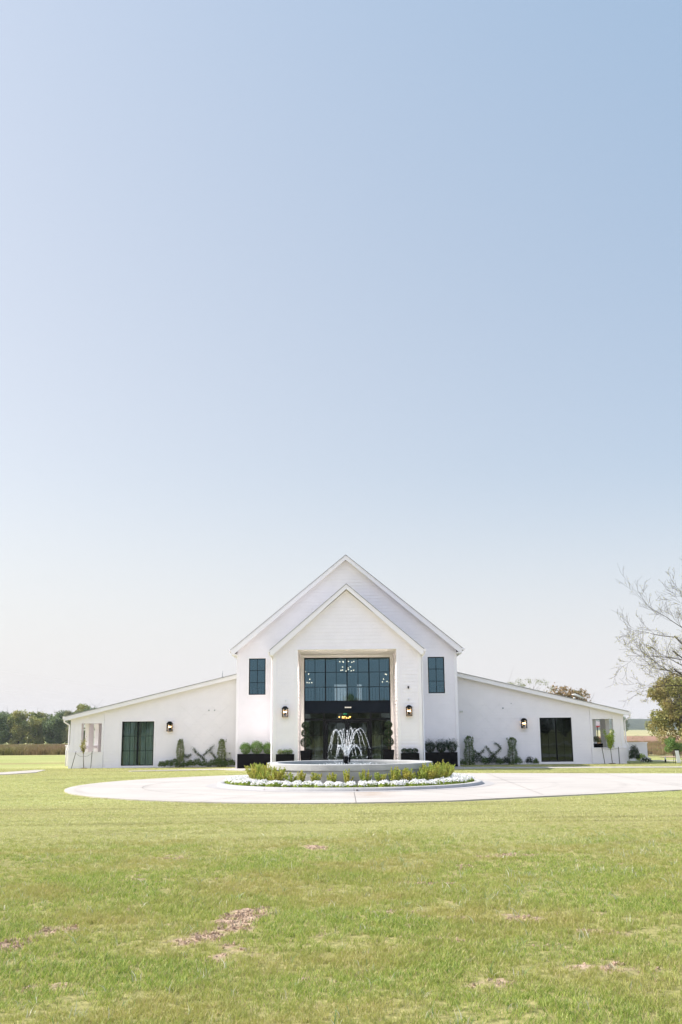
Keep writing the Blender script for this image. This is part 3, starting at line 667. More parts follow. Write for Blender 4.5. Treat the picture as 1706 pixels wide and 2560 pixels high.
curtain(LW[0] + .50, LW[0] + .72, .1, 2.2, WY + .55, 3, 'narrow shaded curtain just left of the centre bar of the left wing window')
curtain(LW[1] - .70, LW[1] - .27, .1, 2.2, WY + .50, 6, 'dimmer pleated curtain just right of the centre bar of the left wing window')
curtain(LW[1] - .25, LW[1] - .03, .1, 2.2, WY + .28, 3, 'bright pleated curtain at the right edge of the left wing window')
curtain(-1.35, -1.05, .05, 2.0, 48.6, 5, 'pale curtain behind the glass left of the entrance doors')
curtain(1.45, 1.85, .05, 2.05, 48.6, 6, 'pale curtain behind the glass right of the entrance doors')
curtain(-.95, -.5, 2.9, 3.7, 57.6, 6, 'pale upstairs curtain seen low in the tall window left of its centre bar')
curtain(.28, .8, 2.9, 4.6, 57.6, 7, 'tall pale upstairs curtain seen just right of the centre bar')
# chandeliers
def chandelier(name, pts, m, r, label, hang, cy=50.0):
    c = Vector(np.mean(pts, 0)); c = Vector((c[0], cy, c[1]))
    t_ = thing(name, tuple(c), label, 'chandelier')
    b = MB(); b.tube([c, (c.x, c.y, hang)], .008); rg = random.Random(3)
    P = [(x, cy + rg.uniform(-.2, .2), z) for x, z in pts]
    for q in P: b.tube([c, q], .005, 4)
    b.build('frame', M['black'], t_)
    for q in P: b = MB(); b.ico(q, r, 6, 8); b.build('globe', m, t_)
chandelier('chandelier', [(-.12, 4.88), (.03, 4.9), (.05, 4.86), (.3, 4.9), (.46, 4.86), (.56, 4.88), (.01, 4.62), (.28, 4.6), (.39, 4.63), (-.07, 4.47), (.01, 4.5), (.18, 4.44), (.29, 4.52), (.43, 4.45), (.54, 4.48)], M['globe'], .029, 'globe chandelier high in the middle of the tall entrance window', 8)
chandelier('chandelier', [(-1.79, 4.42), (-1.83, 4.32), (-1.63, 4.31), (-1.58, 4.06), (-1.71, 3.91), (-1.6, 3.88), (-1.48, 3.89)], M['globe'], .029, 'globe chandelier at the left edge of the tall entrance window', 7.5)
chandelier('chandelier', [(2.07, 4.27), (2.13, 4.26), (1.98, 4.04), (1.93, 3.91), (2.15, 3.93), (2.25, 3.86)], M['globe'], .029, 'globe chandelier at the right edge of the tall entrance window', 7.5)
rg = random.Random(5)
chandelier('crystal_chandelier', [(.09 + .32 * math.cos(a) * rg.uniform(.3, 1), 2.2 + rg.uniform(-.07, .07)) for a in np.linspace(0, 6.28, 26)], M['gold'], .03, 'low amber crystal chandelier glowing just above the entrance doors', 2.5, 49.5)
b = MB(); b.box(.02, .22, 49.0, 49.03, 2.36, 2.42); tag(b.build('lit_sign', M['exit']), 'small dim green lit sign inside above the entrance doors', 'sign')
# lanterns
def lantern(x, y, z, label):
    t_ = thing('wall_lantern', (x, y, z), label, 'lantern', 'black wall lanterns on the front walls')
    W, D_, Hh = .115, .095, .42
    b = MB(); yc = y - .14
    for sx in (-1, 1):
        for sy in (-1, 1): b.box(x + sx * W - .011, x + sx * W + .011, yc + sy * D_ - .011, yc + sy * D_ + .011, z - Hh / 2, z + .13)
    b.box(x - W - .012, x + W + .012, yc - D_ - .012, yc + D_ + .012, z - Hh / 2 - .018, z - Hh / 2)
    b.box(x - .045, x + .045, y - .03, y - .0, z - .15, z + .16); b.box(x - .015, x + .015, yc, y - .01, z + .15, z + .165)
    b.build('frame', M['black'], t_)
    b = MB(); n0 = len(b.v)
    a = [(x - W - .02, yc - D_ - .02), (x + W + .02, yc - D_ - .02), (x + W + .02, yc + D_ + .02), (x - W - .02, yc + D_ + .02)]
    b.box(x - W - .02, x + W + .02, yc - D_ - .02, yc + D_ + .02, z + .13, z + .155)
    for i in range(4):
        p0, p1 = a[i], a[(i + 1) % 4]; sh = lambda p: (x + (p[0] - x) * .45, yc + (p[1] - yc) * .45, z + .225)
        b.quad((*p0, z + .155), (*p1, z + .155), sh(p1), sh(p0))
    b.box(x - .055, x + .055, yc - .05, yc + .05, z + .2251, z + .235); b.build('cap', M['black'], t_)
    b = MB(); b.box(x - W + .0, x + W, yc - D_ - .003, yc - D_ + .003, z - Hh / 2, z + .13); b.box(x - W - .003, x - W + .003, yc - D_, yc + D_, z - Hh / 2, z + .13); b.box(x + W - .003, x + W + .003, yc - D_, yc + D_, z - Hh / 2, z + .13)
    b.build('glass', M['glass_lamp'], t_)
    for dx, dy in ((-.045, 0), (.045, 0), (0, -.04)):
        b = MB(); b.tube([(x + dx, yc + dy, z - .15), (x + dx, yc + dy, z - .04)], .009); c_ = b.build('candle', M['black'], t_)
        b = MB(); b.ico((x + dx, yc + dy, z - .005), .020, sz=1.7); b.build('bulb', M['bulb'], c_)
lantern(-2.44, PY - .015, 2.42, 'lit black lantern on the porch pier left of the entrance')
lantern(2.81, PY - .015, 2.42, 'lit black lantern on the porch pier right of the entrance')
lantern(-8.17, WY - .015, 1.88, 'lit black lantern on the left wing beside the curtained window')
lantern(8.55, WY - .015, 1.89, 'lit black lantern on the right wing beside the dark window')

# trellis wires
for s, label in ((-1, 'thin wire diamond trellis on the left wing wall'), (1, 'thin wire diamond trellis on the right wing wall')):
    t_ = thing('wire_trellis', (CX + s * 7, WY, 1.5), label, 'trellis'); b = MB(); nb = MB(); y = WY - .045
    x0, x1 = (-7.65, -5.45) if s < 0 else (6.02, 8.15)
    pw, ph, zt = (x1 - x0) / 3, .68, 2.81
    for i in range(-6, 7):
        for sg in (-1, 1):
            pts = []
            for k in range(9):
                x = x0 + pw * (i + k * .5 * 1) if sg > 0 else x1 - pw * (i + k * .5)
                z = zt - ph * .5 * k * 1.0
                if x0 - .01 <= x <= x1 + .01 and z > .05: pts.append((x, y, z))
            if len(pts) > 1: b.tube([pts[0], pts[-1]], .0018, 4)
            for q in pts: nb.ico(q, .009, 4, 6)
    b.build('wires', M['steel'], t_); nb.build('fixing', M['steel'], t_)

# ================================================================== FOUNTAIN
F = thing('fountain', (CX, FY, 0), 'round grey concrete fountain basin with white water jets in front of the hall', 'fountain')
b = MB(); b.lathe([(2.49, .1), (2.49, .495), (2.20, .495), (2.20, .3), (.001, .3)], CX, FY, 96, False); o = b.build('basin', M['basin'], F)
b = MB(); b.lathe([(2.20, .5), (2.515, .5), (2.52, .505), (2.52, .665), (2.51, .675), (2.21, .675), (2.20, .665), (2.20, .5)], CX, FY, 96, False); o = b.build('coping', M['coping'], F)
b = MB(); b.lathe([(.001, .60), (2.199, .60)], CX, FY, 64); b.build('water_surface', M['water'], F)
b = MB(); b.tube([(.11, FY, .5), (.11, FY, .66)], .05, 12); b.lathe([(.06, .64), (.10, .66), (.11, .74), (.10, .84), (.055, .85), (.05, .8)], .11, FY, 14)
for k in range(9):
    a = k * 2 * math.pi / 9; b.tube([(.11 + .09 * math.cos(a), FY + .09 * math.sin(a), .68), (.11 + .125 * math.cos(a), FY + .125 * math.sin(a), .87)], .016, 6)
b.build('nozzle', M['black'], F)
jr = np.random.default_rng(12)
def jet(a, R_, zt, n=34, w0=.011):
    b = MB(); pts = []; rs = []; x0, z0 = .05, .85; off = jr.normal() * .02; R_ *= 1 + .12 * jr.normal(); zt += .02 * jr.normal()
    # parabola with apex at fraction fa of the reach
    fa = .52
    for i in range(n):
        u = i / (n - 1)
        r = R_ * u; z = zt - (zt - z0) * ((u - fa) / fa) ** 2 if u < fa else zt - (zt - .6) * ((u - fa) / (1 - fa)) ** 2
        k = max(0, u - .35); wob = .022 * k
        pts.append((.11 + (x0 + r) * math.cos(a) + jr.normal() * wob + .06 * u * u, FY + (x0 + r) * math.sin(a) + jr.normal() * wob, z))
        rs.append(w0 * (.7 + .5 * jr.random()) * (1 - .45 * u))
    cut = int(n * .90); b.tube(pts[:cut], rs[:cut], 6)
    for i in range(n // 2, n - 1, 1):      # the fall breaks into stretched beads
        p0, p1 = np.array(pts[i]), np.array(pts[i + 1])
        for q_ in range(1):
            if jr.random() < .9: u_ = jr.random(); c_ = p0 + (p1 - p0) * u_ + jr.normal(size=3) * .005; b.ico(c_, rs[i] * (.55 + .6 * jr.random()), 4, 6, 1.2 + 1.6 * jr.random())
    for i in range(int(26)):        # loose drops along the falling part
        j = jr.integers(n // 2, n); p_ = np.array(pts[j]) + jr.normal(size=3) * .018; b.ico(p_, .005 + .006 * jr.random(), 4, 5)
    b.build('water_jet', M['jet'], F)
for k in range(9): jet(2 * math.pi * k / 9 + .15, .62, 1.66)
for k in range(9): jet(2 * math.pi * (k + .5) / 9 + .15, .40, 1.17, w0=.010)
b = MB()
for i in range(150):
    a = jr.random() * 6.283; r = .35 + .55 * jr.random() ** .7; b.ico((.15 + r * math.cos(a), FY + r * math.sin(a), .605 + .05 * jr.random() ** 2), .008 + .014 * jr.random(), 4, 6, .6)
b.build('splash', M['jet'], F)
# kerb, gutter apron, mulch
b = MB(); b.lathe([(3.78, .07), (3.80, .12), (3.97, .12), (4.0, .105), (4.02, .031)], CX, FY, 128)
kb = tag(b.build('kerb', M['kerb']), 'raised round concrete kerb of the flower bed', kind='structure')
b = MB(); b.lathe([(4.0, .040), (4.35, .034)], CX, FY, 128); tag(b.build('gutter_apron', mat('apron_concrete', (.42, .39, .375), .8, .1, 2)), 'smooth concrete band round the kerb', kind='structure')
b = MB()
for a in (-math.pi / 2 + .02, -.95, -2.2, -.3, -2.9): 
    c_, s_ = math.cos(a), math.sin(a); x0, y0 = CX + 4.03 * c_, FY + 4.03 * s_
    b.quad((x0 - .006 * s_ * 1, y0 + .006 * c_, .035), (x0 + .006 * s_, y0 - .006 * c_, .035), (CX + 3.99 * c_ + .006 * s_ + .0, FY + 3.99 * s_ - .006 * c_ - .01 * 0, .117), (CX + 3.99 * c_ - .006 * s_, FY + 3.99 * s_ + .006 * c_, .117))
b.tube([(CX + .16, FY - 4.06, .06), (CX + .16, FY - 3.98, .06)], .028, 10)
tag(b.build('kerb_joints', jm), 'dark joints and weep hole in the kerb', kind='structure')
b = MB(); n = 96; radii = [2.45, 2.7, 3.0, 3.3, 3.55, 3.79]; hz = [.115, .13, .13, .125, .11, .085]
for i in range(n + 1):
    for r, z in zip(radii, hz): a = i * 2 * math.pi / n; b.v.append((CX + r * math.cos(a), FY + r * math.sin(a), z + (0 if i in (0, n) else .02 * (jr.random() - .5))))
for i in range(n):
    for j in range(5): q = i * 6 + j; b.f.append((q, q + 6, q + 7, q + 1)); b.sm.append(True)
tag(b.build('mulch_bed', M['mulch']), 'brown mulch of the round flower bed', kind='structure')

# ================================================================== PLANT BUILDERS
def copy_tree(root, loc, rz=0, sc=1.0, label=None, group=None, inc=None):
    c = root.copy(); COL.objects.link(c); c.location = loc; c.rotation_euler = (0, 0, rz); c.scale = (sc, sc, sc) if np.isscalar(sc) else sc
    if label: c['label'] = label
    if group: c['group'] = group
    for ch in KIDS.get(root.name, []):
        k = ch.copy(); COL.objects.link(k); k.parent = c
    return c
KIDS = {}
def kid(root, me, name, m):
    o = bpy.data.objects.new(name, me); COL.objects.link(o); o.parent = root
    if not me.materials: me.materials.append(m)
    KIDS.setdefault(root.name, []).append(o); return o
def kid_mb(root, b, name, m):
    me = bpy.data.meshes.new(name); me.from_pydata([tuple(map(float, v)) for v in b.v], [], b.f); me.polygons.foreach_set('use_smooth', b.sm); me.update()
    return kid(root, me, name, m)
def shrub_twigs(n, h, r, lean, seed, per=46, ls=.016, fill=0):
    """upright twiggy shrub: leaves along rising shoots"""
    g = np.random.default_rng(seed); P = []; tw = MB()
    for i in range(n):
        a = g.random() * 6.283; rr = r * g.random() ** .6; top = np.array([rr * math.cos(a) * (1 + lean), rr * math.sin(a) * (1 + lean), h * (.62 + .38 * g.random()) * (1 - .25 * rr / r)])
        base = np.array([top[0] * .3, top[1] * .3, 0]); u = .12 + .88 * g.random(per); q = base + (top - base) * u[:, None] + g.normal(size=(per, 3)) * .018 * (1.25 - u[:, None] * .8)
        P.append(q); tw.tube([base, base * .5 + top * .5, top], [.006, .004, .002], 4, False)
    P = np.concatenate(P); return leaves('foliage', P, ls * (.7 + .6 * g.random(len(P))), .5, .5, rg=g), tw
# golden shrubs round the basin
protos = []
for s_, (n_, h_, r_) in enumerate([(14, .45, .15), (12, .40, .14), (16, .48, .165), (38, .55, .28), (34, .49, .26)]):
    t_ = thing('golden_shrub', (0, 0, -50), '', 'shrub', 'golden shrubs round the fountain basin'); me, tw = shrub_twigs(n_, h_, r_, .35, 20 + s_, 85 if n_ < 25 else 80, .023)
    kid(t_, me, 'foliage', M['gold_shrub']); kid_mb(t_, tw, 'stems', M['twig']); protos.append(t_)
used = set()
def place(pr, i, loc, rz=0, sc=1.0, label=None, group=None):
    o = pr[i]
    if (id(pr), i) not in used:
        used.add((id(pr), i)); o.location = loc; o.rotation_euler = (0, 0, rz); o.scale = (sc,) * 3 if np.isscalar(sc) else sc
        if label: o['label'] = label
        if group: o['group'] = group
        return o
    return copy_tree(o, loc, rz, sc, label, group)
front = []
# (angle in degrees measured from the camera side, negative = left; proto; scale)
fx = [(-37, 1, 1.05), (-30, 0, .9), (-20.5, 2, .9), (-10.5, 0, 1.0), (-1.5, 1, 1.05), (8.5, 0, 1.05), (17.5, 2, .98), (26, 0, 1.05), (33, 2, 1.15), (40, 1, 1.0)]
words = ['first', 'second', 'third', 'fourth', 'fifth', 'sixth', 'seventh', 'eighth', 'ninth', 'tenth', 'eleventh', 'twelfth', 'thirteenth', 'fourteenth', 'fifteenth', 'sixteenth', 'seventeenth', 'eighteenth', 'nineteenth', 'twentieth']
def ringpos(deg, r, z=.115): a = math.radians(deg - 90); return (CX + r * math.cos(a), FY + r * math.sin(a), z)
for k, (d, pi_, sc) in enumerate(fx):
    place(protos, pi_, ringpos(d, 2.80), k * 1.3, (sc * 1.0, sc * 1.0, sc * (.92 + .26 * ((k * 5) % 3) / 2)), f'small golden shrub before the basin face, {words[k]} of ten from the left')
for k, d in enumerate((-47, -57, -67, -78, -90)):
    place(protos, 3 + k % 2, ringpos(d, 2.86), k * 2.1, (1.0, 1.0, 1.08 + .16 * (k % 3) / 2), f'tall bushy golden shrub at the left side of the basin, {words[k]} from the front')
for k, d in enumerate((48, 57, 67, 78, 90)):
    place(protos, 3 + (k + 1) % 2, ringpos(d, 2.86), k * 1.7, (1.0, 1.0, 1.08 + .16 * ((k + 1) % 3) / 2), f'tall bushy golden shrub at the right side of the basin, {words[k]} from the front')
for k, d in enumerate(range(104, 262, 13)):
    place(protos, 3 + k % 2, ringpos(d, 2.9), k * 1.1, .92, 'golden shrub behind the basin with only its tips showing over the rim')
# white flowering clumps
fp = []
for s_ in range(4):
    g = np.random.default_rng(50 + s_); t_ = thing('white_flower_clump', (0, 0, -50), 'clump of white bedding flowers with bright green leaves in the round bed', 'flowers', 'white flowers round the fountain bed')
    P, nn = blob_pts(560, (0, 0, .0), (.17, .17, .15), .5, g, True); kid(t_, leaves('foliage', P, .020, .6, .2, rg=g), 'foliage', M['lime'])
    P, nn = blob_pts(260, (0, 0, .012), (.18, .18, .15), .95, g, True); keep = nn[:, 2] > (.36 if s_ < 2 else .48) + .33 * g.random(len(nn)); P, nn = P[keep], nn[keep]
    P = np.concatenate([P, P + g.normal(size=P.shape) * .012]); nn = np.concatenate([nn, nn])
    kid(t_, leaves('blossoms', P, .018, .9, 0, Nrm=nn, rg=g), 'blossoms', M['petal']); fp.append(t_)
g = np.random.default_rng(77); i = 0
for rr, cnt, z in ((3.58, 74, .09), (3.33, 68, .095), (3.08, 60, .095)):
    for k in range(cnt):
        d = 360 * (k + .3 * g.normal() * .5) / cnt; 
        place(fp, i % 4, ringpos(d, rr + .03 * g.normal(), z), g.random() * 6.28, (.86 + .26 * g.random()) * (1.0 if rr > 3.2 else .92)); i += 1

# planters
def planter(x0, x1, y0, y1, h, label, taper=0):
    t_ = thing('planter', ((x0 + x1) / 2, (y0 + y1) / 2, .03), label, 'planter'); b = MB(); z0 = .03
    if taper:
        n0 = len(b.v); tx, ty = taper, taper
        lo = [(x0 + tx, y0 + ty), (x1 - tx, y0 + ty), (x1 - tx, y1 - ty), (x0 + tx, y1 - ty)]; hi = [(x0, y0), (x1, y0), (x1, y1), (x0, y1)]
        for i in range(4): j = (i + 1) % 4; b.quad((*lo[i], z0), (*lo[j], z0), (*hi[j], h), (*hi[i], h))
    else:
        b.box(x0, x1, y0, y1, z0, h - .001)
    b.build('box', M['planter'], t_)
    r = MB(); w_ = .03
    r.box(x0 - .005, x1 + .005, y0 - .005, y0 + w_, h, h + .02); r.box(x0 - .005, x1 + .005, y1 - w_, y1 + .005, h, h + .02); r.box(x0 - .005, x0 + w_, y0 + w_, y1 - w_, h, h + .02); r.box(x1 - w_, x1 + .005, y0 + w_, y1 - w_, h, h + .02)
    r.build('rim', M['planter'], t_)
    box_obj('potting_soil', M['mulch'], t_, x0 + w_, x1 - w_, y0 + w_, y1 - w_, h + .001, h + .008)
planter(-4.70, -3.13, 46.7, 47.15, .62, 'long black planter box with three round green boxwoods left of the entrance')
planter(3.52, 5.08, 46.7, 47.15, .62, 'long black planter box with three dark spiky shrubs right of the entrance')
planter(-2.80, -2.05, 43.75, 44.15, .66, 'small black planter box at the foot of the left porch pier')
planter(2.42, 3.17, 43.75, 44.15, .66, 'small black planter box at the foot of the right porch pier')
planter(-1.87, -1.42, 45.8, 46.25, .76, 'tapered tall black pot holding the left three ball topiary', .05)
planter(1.78, 2.23, 45.8, 46.25, .76, 'tapered tall black pot holding the right three ball topiary', .05)
def ball_shrub(name, x, y, z, r, m, label, cat, group, seed, n=1500, spiky=0, sz=1.0, ls=.016):
    t_ = thing(name, (x, y, z), label, cat, group); g = np.random.default_rng(seed)
    P, nn = blob_pts(n, (0, 0, r * sz * .95), (r, r, r * sz), .7, g); P += g.normal(size=P.shape) * .008
    if spiky:
        k = n // 2; Q, n2 = blob_pts(k, (0, 0, r * sz * .95), (r, r, r * sz), .95, g, True); Q = Q + n2 * (g.random(k) ** 2 * spiky)[:, None]; Q[:, 2] += g.random(k) ** 3 * spiky; P = np.concatenate([P, Q])
    kid(t_, leaves('foliage', P, ls * (.7 + .6 * g.random(len(P))), .5, .3, rg=g), 'foliage', m)
    b = MB(); b.tube([(0, 0, -.02), (0, 0, r)], .02); 
    for a in range(5): b.tube([(0, 0, .02), (r * .6 * math.cos(a * 1.26), r * .6 * math.sin(a * 1.26), r * 1.1)], [.01, .004], 4)
    kid_mb(t_, b, 'stem', M['twig']); return t_
for k, (x, r) in enumerate(((-4.35, .225), (-3.85, .265), (-3.35, .225))):
    ball_shrub('boxwood', x, 46.92, .63, r, M['boxwood'], f"round bright green boxwood in the long left planter, {['nearest the wing','the largest and middle one','nearest the porch'][k]}", 'shrub', 'boxwoods in the long planters', 100 + k, 2600, .07)
for k, (x, r) in enumerate(((3.88, .22), (4.38, .22), (4.86, .23))):
    ball_shrub('spiky_shrub', x, 46.92, .63, r, M['darkleaf'], f"dark spiky shrub in the long right planter, {['nearest the porch','the middle one','nearest the wing'][k]}", 'shrub', 'dark shrubs in the long planters', 110 + k, 2200, .15)
for k, x in enumerate((-2.62, -2.42, -2.23)):
    ball_shrub('low_plant', x, 43.95, .66, .12, M['columnd' if k else 'column'], f"low trailing green plant in the small left planter, {words[k]} from the left", 'plant', 'low plants in the small planters', 120 + k, 500, .05, .75)
for k, x in enumerate((2.57, 2.79, 3.0)):
    ball_shrub('low_plant', x, 43.95, .65, .14, M['darkleaf'], f"low rounded dark plant in the small right planter, {words[k]} from the left", 'plant', 'low plants in the small planters', 124 + k, 700, .01, .8)
for x, lab in ((-1.645, 'left'), (2.005, 'right')):
    t_ = thing('topiary', (x, 46.02, .76), f'dark topiary of three stacked balls in the {lab} porch pot', 'topiary', 'three ball topiaries beside the doors'); g = np.random.default_rng(int(x * 10) + 90)
    b = MB(); b.tube([(0, 0, 0), (.01, 0, .5), (0, 0, 1.1)], .018); kid_mb(t_, b, 'trunk', M['twig'])
    for zc, r in ((.37, .23), (.76, .185), (1.10, .17)):
        P, nn = blob_pts(1700, (0, 0, zc), (r, r, r * .92), .78, g); P += g.normal(size=P.shape) * .01
        kid(t_, leaves('ball', P, .017, .55, 0, rg=g), 'ball', M['darkleaf'])
# columnar shrubs, climbers and foundation planting
def column(x, y, w_, h, m, label, seed, top=.8):
    t_ = thing('column_shrub', (x, y, 0), label, 'shrub', 'narrow upright shrubs against the wings'); g = np.random.default_rng(seed); n = 2600
    z = g.random(n) * h; a = g.random(n) * 6.283; prof = w_ * (.75 + .35 * np.sin(z * 9 + seed) * .35 + .25 * (1 - z / h)) * np.where(z > h * top, np.clip((h - z) / (h * (1 - top)), .15, 1) ** .6, 1)
    r = prof * (.5 + .5 * g.random(n) ** .5); P = np.stack([r * np.cos(a), r * np.sin(a) * .8, z], 1) + g.normal(size=(n, 3)) * .015
    for k in range(6):
        q = np.array([g.normal() * w_ * .5, 0, h * .92]); e = q + np.array([g.normal() * .05, g.normal() * .03, .13 * g.random() + .04]); u = g.random(22); P = np.concatenate([P, q + (e - q) * u[:, None] + g.normal(size=(22, 3)) * .008])
    kid(t_, leaves('foliage', P, .022 * (.7 + .6 * g.random(len(P))), .55, .2, rg=g), 'foliage', m)
    b = MB(); b.tube([(0, 0, 0), (.01, 0, h * .5), (0, 0, h * .95)], [.02, .015, .005]); kid_mb(t_, b, 'trunk', M['twig'])
column(-7.62, 49.2, .20, 1.28, M['column'], 'narrow square-topped shrub beside the lantern on the left wing', 1, .93)
column(-5.68, 49.2, .21, 1.26, M['column'], 'narrow square-topped shrub beside the meter box on the left wing', 2, .9)
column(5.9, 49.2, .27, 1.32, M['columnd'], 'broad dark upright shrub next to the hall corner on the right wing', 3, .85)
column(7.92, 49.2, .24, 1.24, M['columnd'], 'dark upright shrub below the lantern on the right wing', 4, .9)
def vine(name, lines, m, label, seed, y=49.36, dens=620, w_=.036):
    t_ = thing(name, (lines[0][0][0], y, 0), label, 'vine', 'climbing plants trained on the trellises'); g = np.random.default_rng(seed); ox = lines[0][0][0]; b = MB(); P = []
    for ln_ in lines:
        pts = [np.array((x - ox, g.normal() * .01, z)) for x, z in ln_]; b.tube(pts, .008, 5)
        for p_, q in zip(pts, pts[1:]):
            L = np.linalg.norm(q - p_); n = max(4, int(dens * L)); u = g.random(n)
            wv = w_ * (.45 + 1.1 * vnoise(u * L, 0 * u, .12, seed)); P.append(p_ + (q - p_) * u[:, None] + g.normal(size=(n, 3)) * wv[:, None] * np.array((1, .6, 1)))
    P = np.concatenate(P); kid(t_, leaves('foliage', P, .02, .5, 0, rg=g), 'foliage', m); kid_mb(t_, b, 'stem', M['twig'])
vine('climbing_vine', [[(-7.04, .88), (-6.92, .68), (-6.68, .51), (-6.51, .34), (-6.30, .03)], [(-6.1, .96), (-6.29, .76), (-6.6, .51)]], M['vine'], 'crossed climbing vine on the middle of the left wing trellis', 31)
vine('climbing_vine', [[(-7.46, .57), (-7.29, .46), (-7.14, .60)], [(-7.46, .57), (-7.62, .1)]], M['vine'], 'short hooked vine right of the leftmost upright shrub', 32)
vine('climbing_vine', [[(-6.23, .72), (-5.99, .42), (-5.9, .1)], [(-5.93, .38), (-6.13, .25), (-6.24, .05)]], M['vine'], 'short climbing vine against the shrub nearest the meter box', 33)
vine('climbing_vine', [[(6.69, .86), (6.87, .62), (7.03, .47), (7.29, .18), (7.4, .03)], [(7.13, .99), (7.27, .92), (7.41, .77), (7.31, .65), (7.03, .43), (6.8, .05)]], M['vine'], 'large crossed climbing vine on the right wing trellis', 34)
vine('climbing_vine', [[(6.08, .7), (6.18, .63), (6.34, .5), (6.58, .27), (6.7, .03)], [(6.34, .5), (6.51, .56), (6.61, .70)]], M['vine'], 'forked climbing vine beside the dark shrub at the hall corner', 35)
def low_bush(x, y, r, h, m, label, seed, flowers=0, cat='bush', name='low_bush', group='low planting along the wing walls', nl=900, fs=.018, spiky=0):
    t_ = thing(name, (x, y, 0), label, cat, group); g = np.random.default_rng(seed)
    P, nn = blob_pts(nl, (0, 0, h * .3), (r, r * .7, h * .7), .45, g, True); P += g.normal(size=P.shape) * .02
    if spiky: P[:, 2] += (g.random(len(P)) ** 4) * spiky * (P[:, 2] > h * .5)
    kid(t_, leaves('foliage', P, .024, .5, .2, rg=g), 'foliage', m)
    if flowers:
        P, nn = blob_pts(flowers, (0, -.02, h * .32), (r, r * .72, h * .7), .97, g, True); kid(t_, leaves('blossoms', P, fs, .95, 0, Nrm=nn, rg=g), 'blossoms', M['petal'])
    return t_
xs_ = [-8.45, -8.17, -7.86, -7.42, -7.12, -6.83, -6.50, -6.10, -5.80, -5.50, -5.20]
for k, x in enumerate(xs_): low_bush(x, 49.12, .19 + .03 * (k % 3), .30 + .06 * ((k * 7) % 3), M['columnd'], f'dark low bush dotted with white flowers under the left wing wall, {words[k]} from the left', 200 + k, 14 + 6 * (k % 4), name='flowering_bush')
for k, (x, r, h) in enumerate([(5.55, .2, .2), (6.25, .27, .5), (6.62, .2, .35), (6.95, .25, .42), (7.3, .22, .28), (7.6, .2, .34), (8.15, .22, .3), (8.68, .19, .33), (8.98, .14, .22)]):
    low_bush(x, 49.15, r, h, M['darkleaf'] if k % 2 else M['columnd'], f'dark loose low bush under the right wing wall, {words[k]} from the left', 230 + k, 2 if k == 3 else 0, spiky=.12, nl=600)
low_bush(13.60, 49.15, .27, .82, M['darkleaf'], 'dark pointed evergreen bush at the right end of the hall', 260, nl=2400, name='evergreen_bush', group=None, spiky=.12)
low_bush(14.05, 49.6, .26, .45, M['lime'], 'yellow green domed bush behind the white flowers at the right end', 261, nl=1100, group=None)
low_bush(14.08, 49.0, .28, .30, M['darkleaf'], 'blue white flowering low bush at the corner of the right end', 262, 80, name='flowering_bush', group=None, fs=.025)
# saplings
def sapling(x, y, label, seed, dense, stakes, fx_):
    t_ = thing('sapling', (x, y, 0), label, 'young tree'); g = np.random.default_rng(seed); b = MB(); P = []
    b.tube([(0, 0, 0), (-.03, 0, .4), (-.05, 0, .8)], [.018, .016, .014], 7)
    for k in range(11):
        a = g.random() * 6.283; rr = (.1 + .16 * g.random()) if dense else (.1 + .28 * g.random()); h = .95 + .5 * g.random(); s0 = np.array((-.05, 0, .68 + .12 * g.random())); e = np.array((-.05 + rr * math.cos(a), rr * math.sin(a) * .7, h + (.1 if not dense else .15)))
        mid = (s0 + e) / 2 + np.array((.25 * (e[0] - s0[0]), 0, -.04)); b.tube([s0, mid, e], [.008, .005, .002], 4)
        n = 150 if dense else 40; u = g.random(n) ** .8; q = s0 + (e - s0) * u[:, None] + g.normal(size=(n, 3)) * (.045 if dense else .03); P.append(q)
    b_ = kid_mb(t_, b, 'trunk', M['twig']); P = np.concatenate(P); kid(t_, leaves('foliage', P, .032 if dense else .026, .6, 0, rg=g), 'foliage', M['lime'] if dense else M['fall'])
    for (sx, st) in stakes:
        b = MB(); b.tube([(sx, -.05, -.02), (st, -.05, .78)], .017, 6); kid_mb(t_, b, 'stake', M['wood'])
        b = MB(); b.tube([(st, -.05, .70), ((st - .05) / 2, -.03, .57 if not dense else .68), (-.05, 0, .55 if not dense else .66)], .006, 4); kid_mb(t_, b, 'tie', M['black'])
    b = MB(); b.lathe([(.001, .04), (.12, .035), (.22, .0)], 0, 0, 16); kid_mb(t_, b, 'mulch_mound', M['mulch'])
sapling(-12.02, 48.85, 'thin staked sapling with sparse leaves at the left end of the hall', 5, False, [(-.57, -.38), (.33, .37)], 0)
sapling(12.50, 48.95, 'leafy yellow green staked sapling at the right end of the hall', 6, True, [(-.36, -.46), (.32, .31)], 0)
# porch pots on the right
planter(11.93, 12.42, 50.2, 50.5, .90, 'black slatted planter standing inside the right side porch')
low = low_bush(12.15, 50.35, .24, .38, M['column'], 'leafy plant with a white bloom in the slatted porch planter', 270, 3, 'plant', 'potted_plant', None); low.location.z = .88
planter(12.68, 12.84, 50.2, 50.4, .82, 'small black pot behind the leafy sapling in the right side porch')

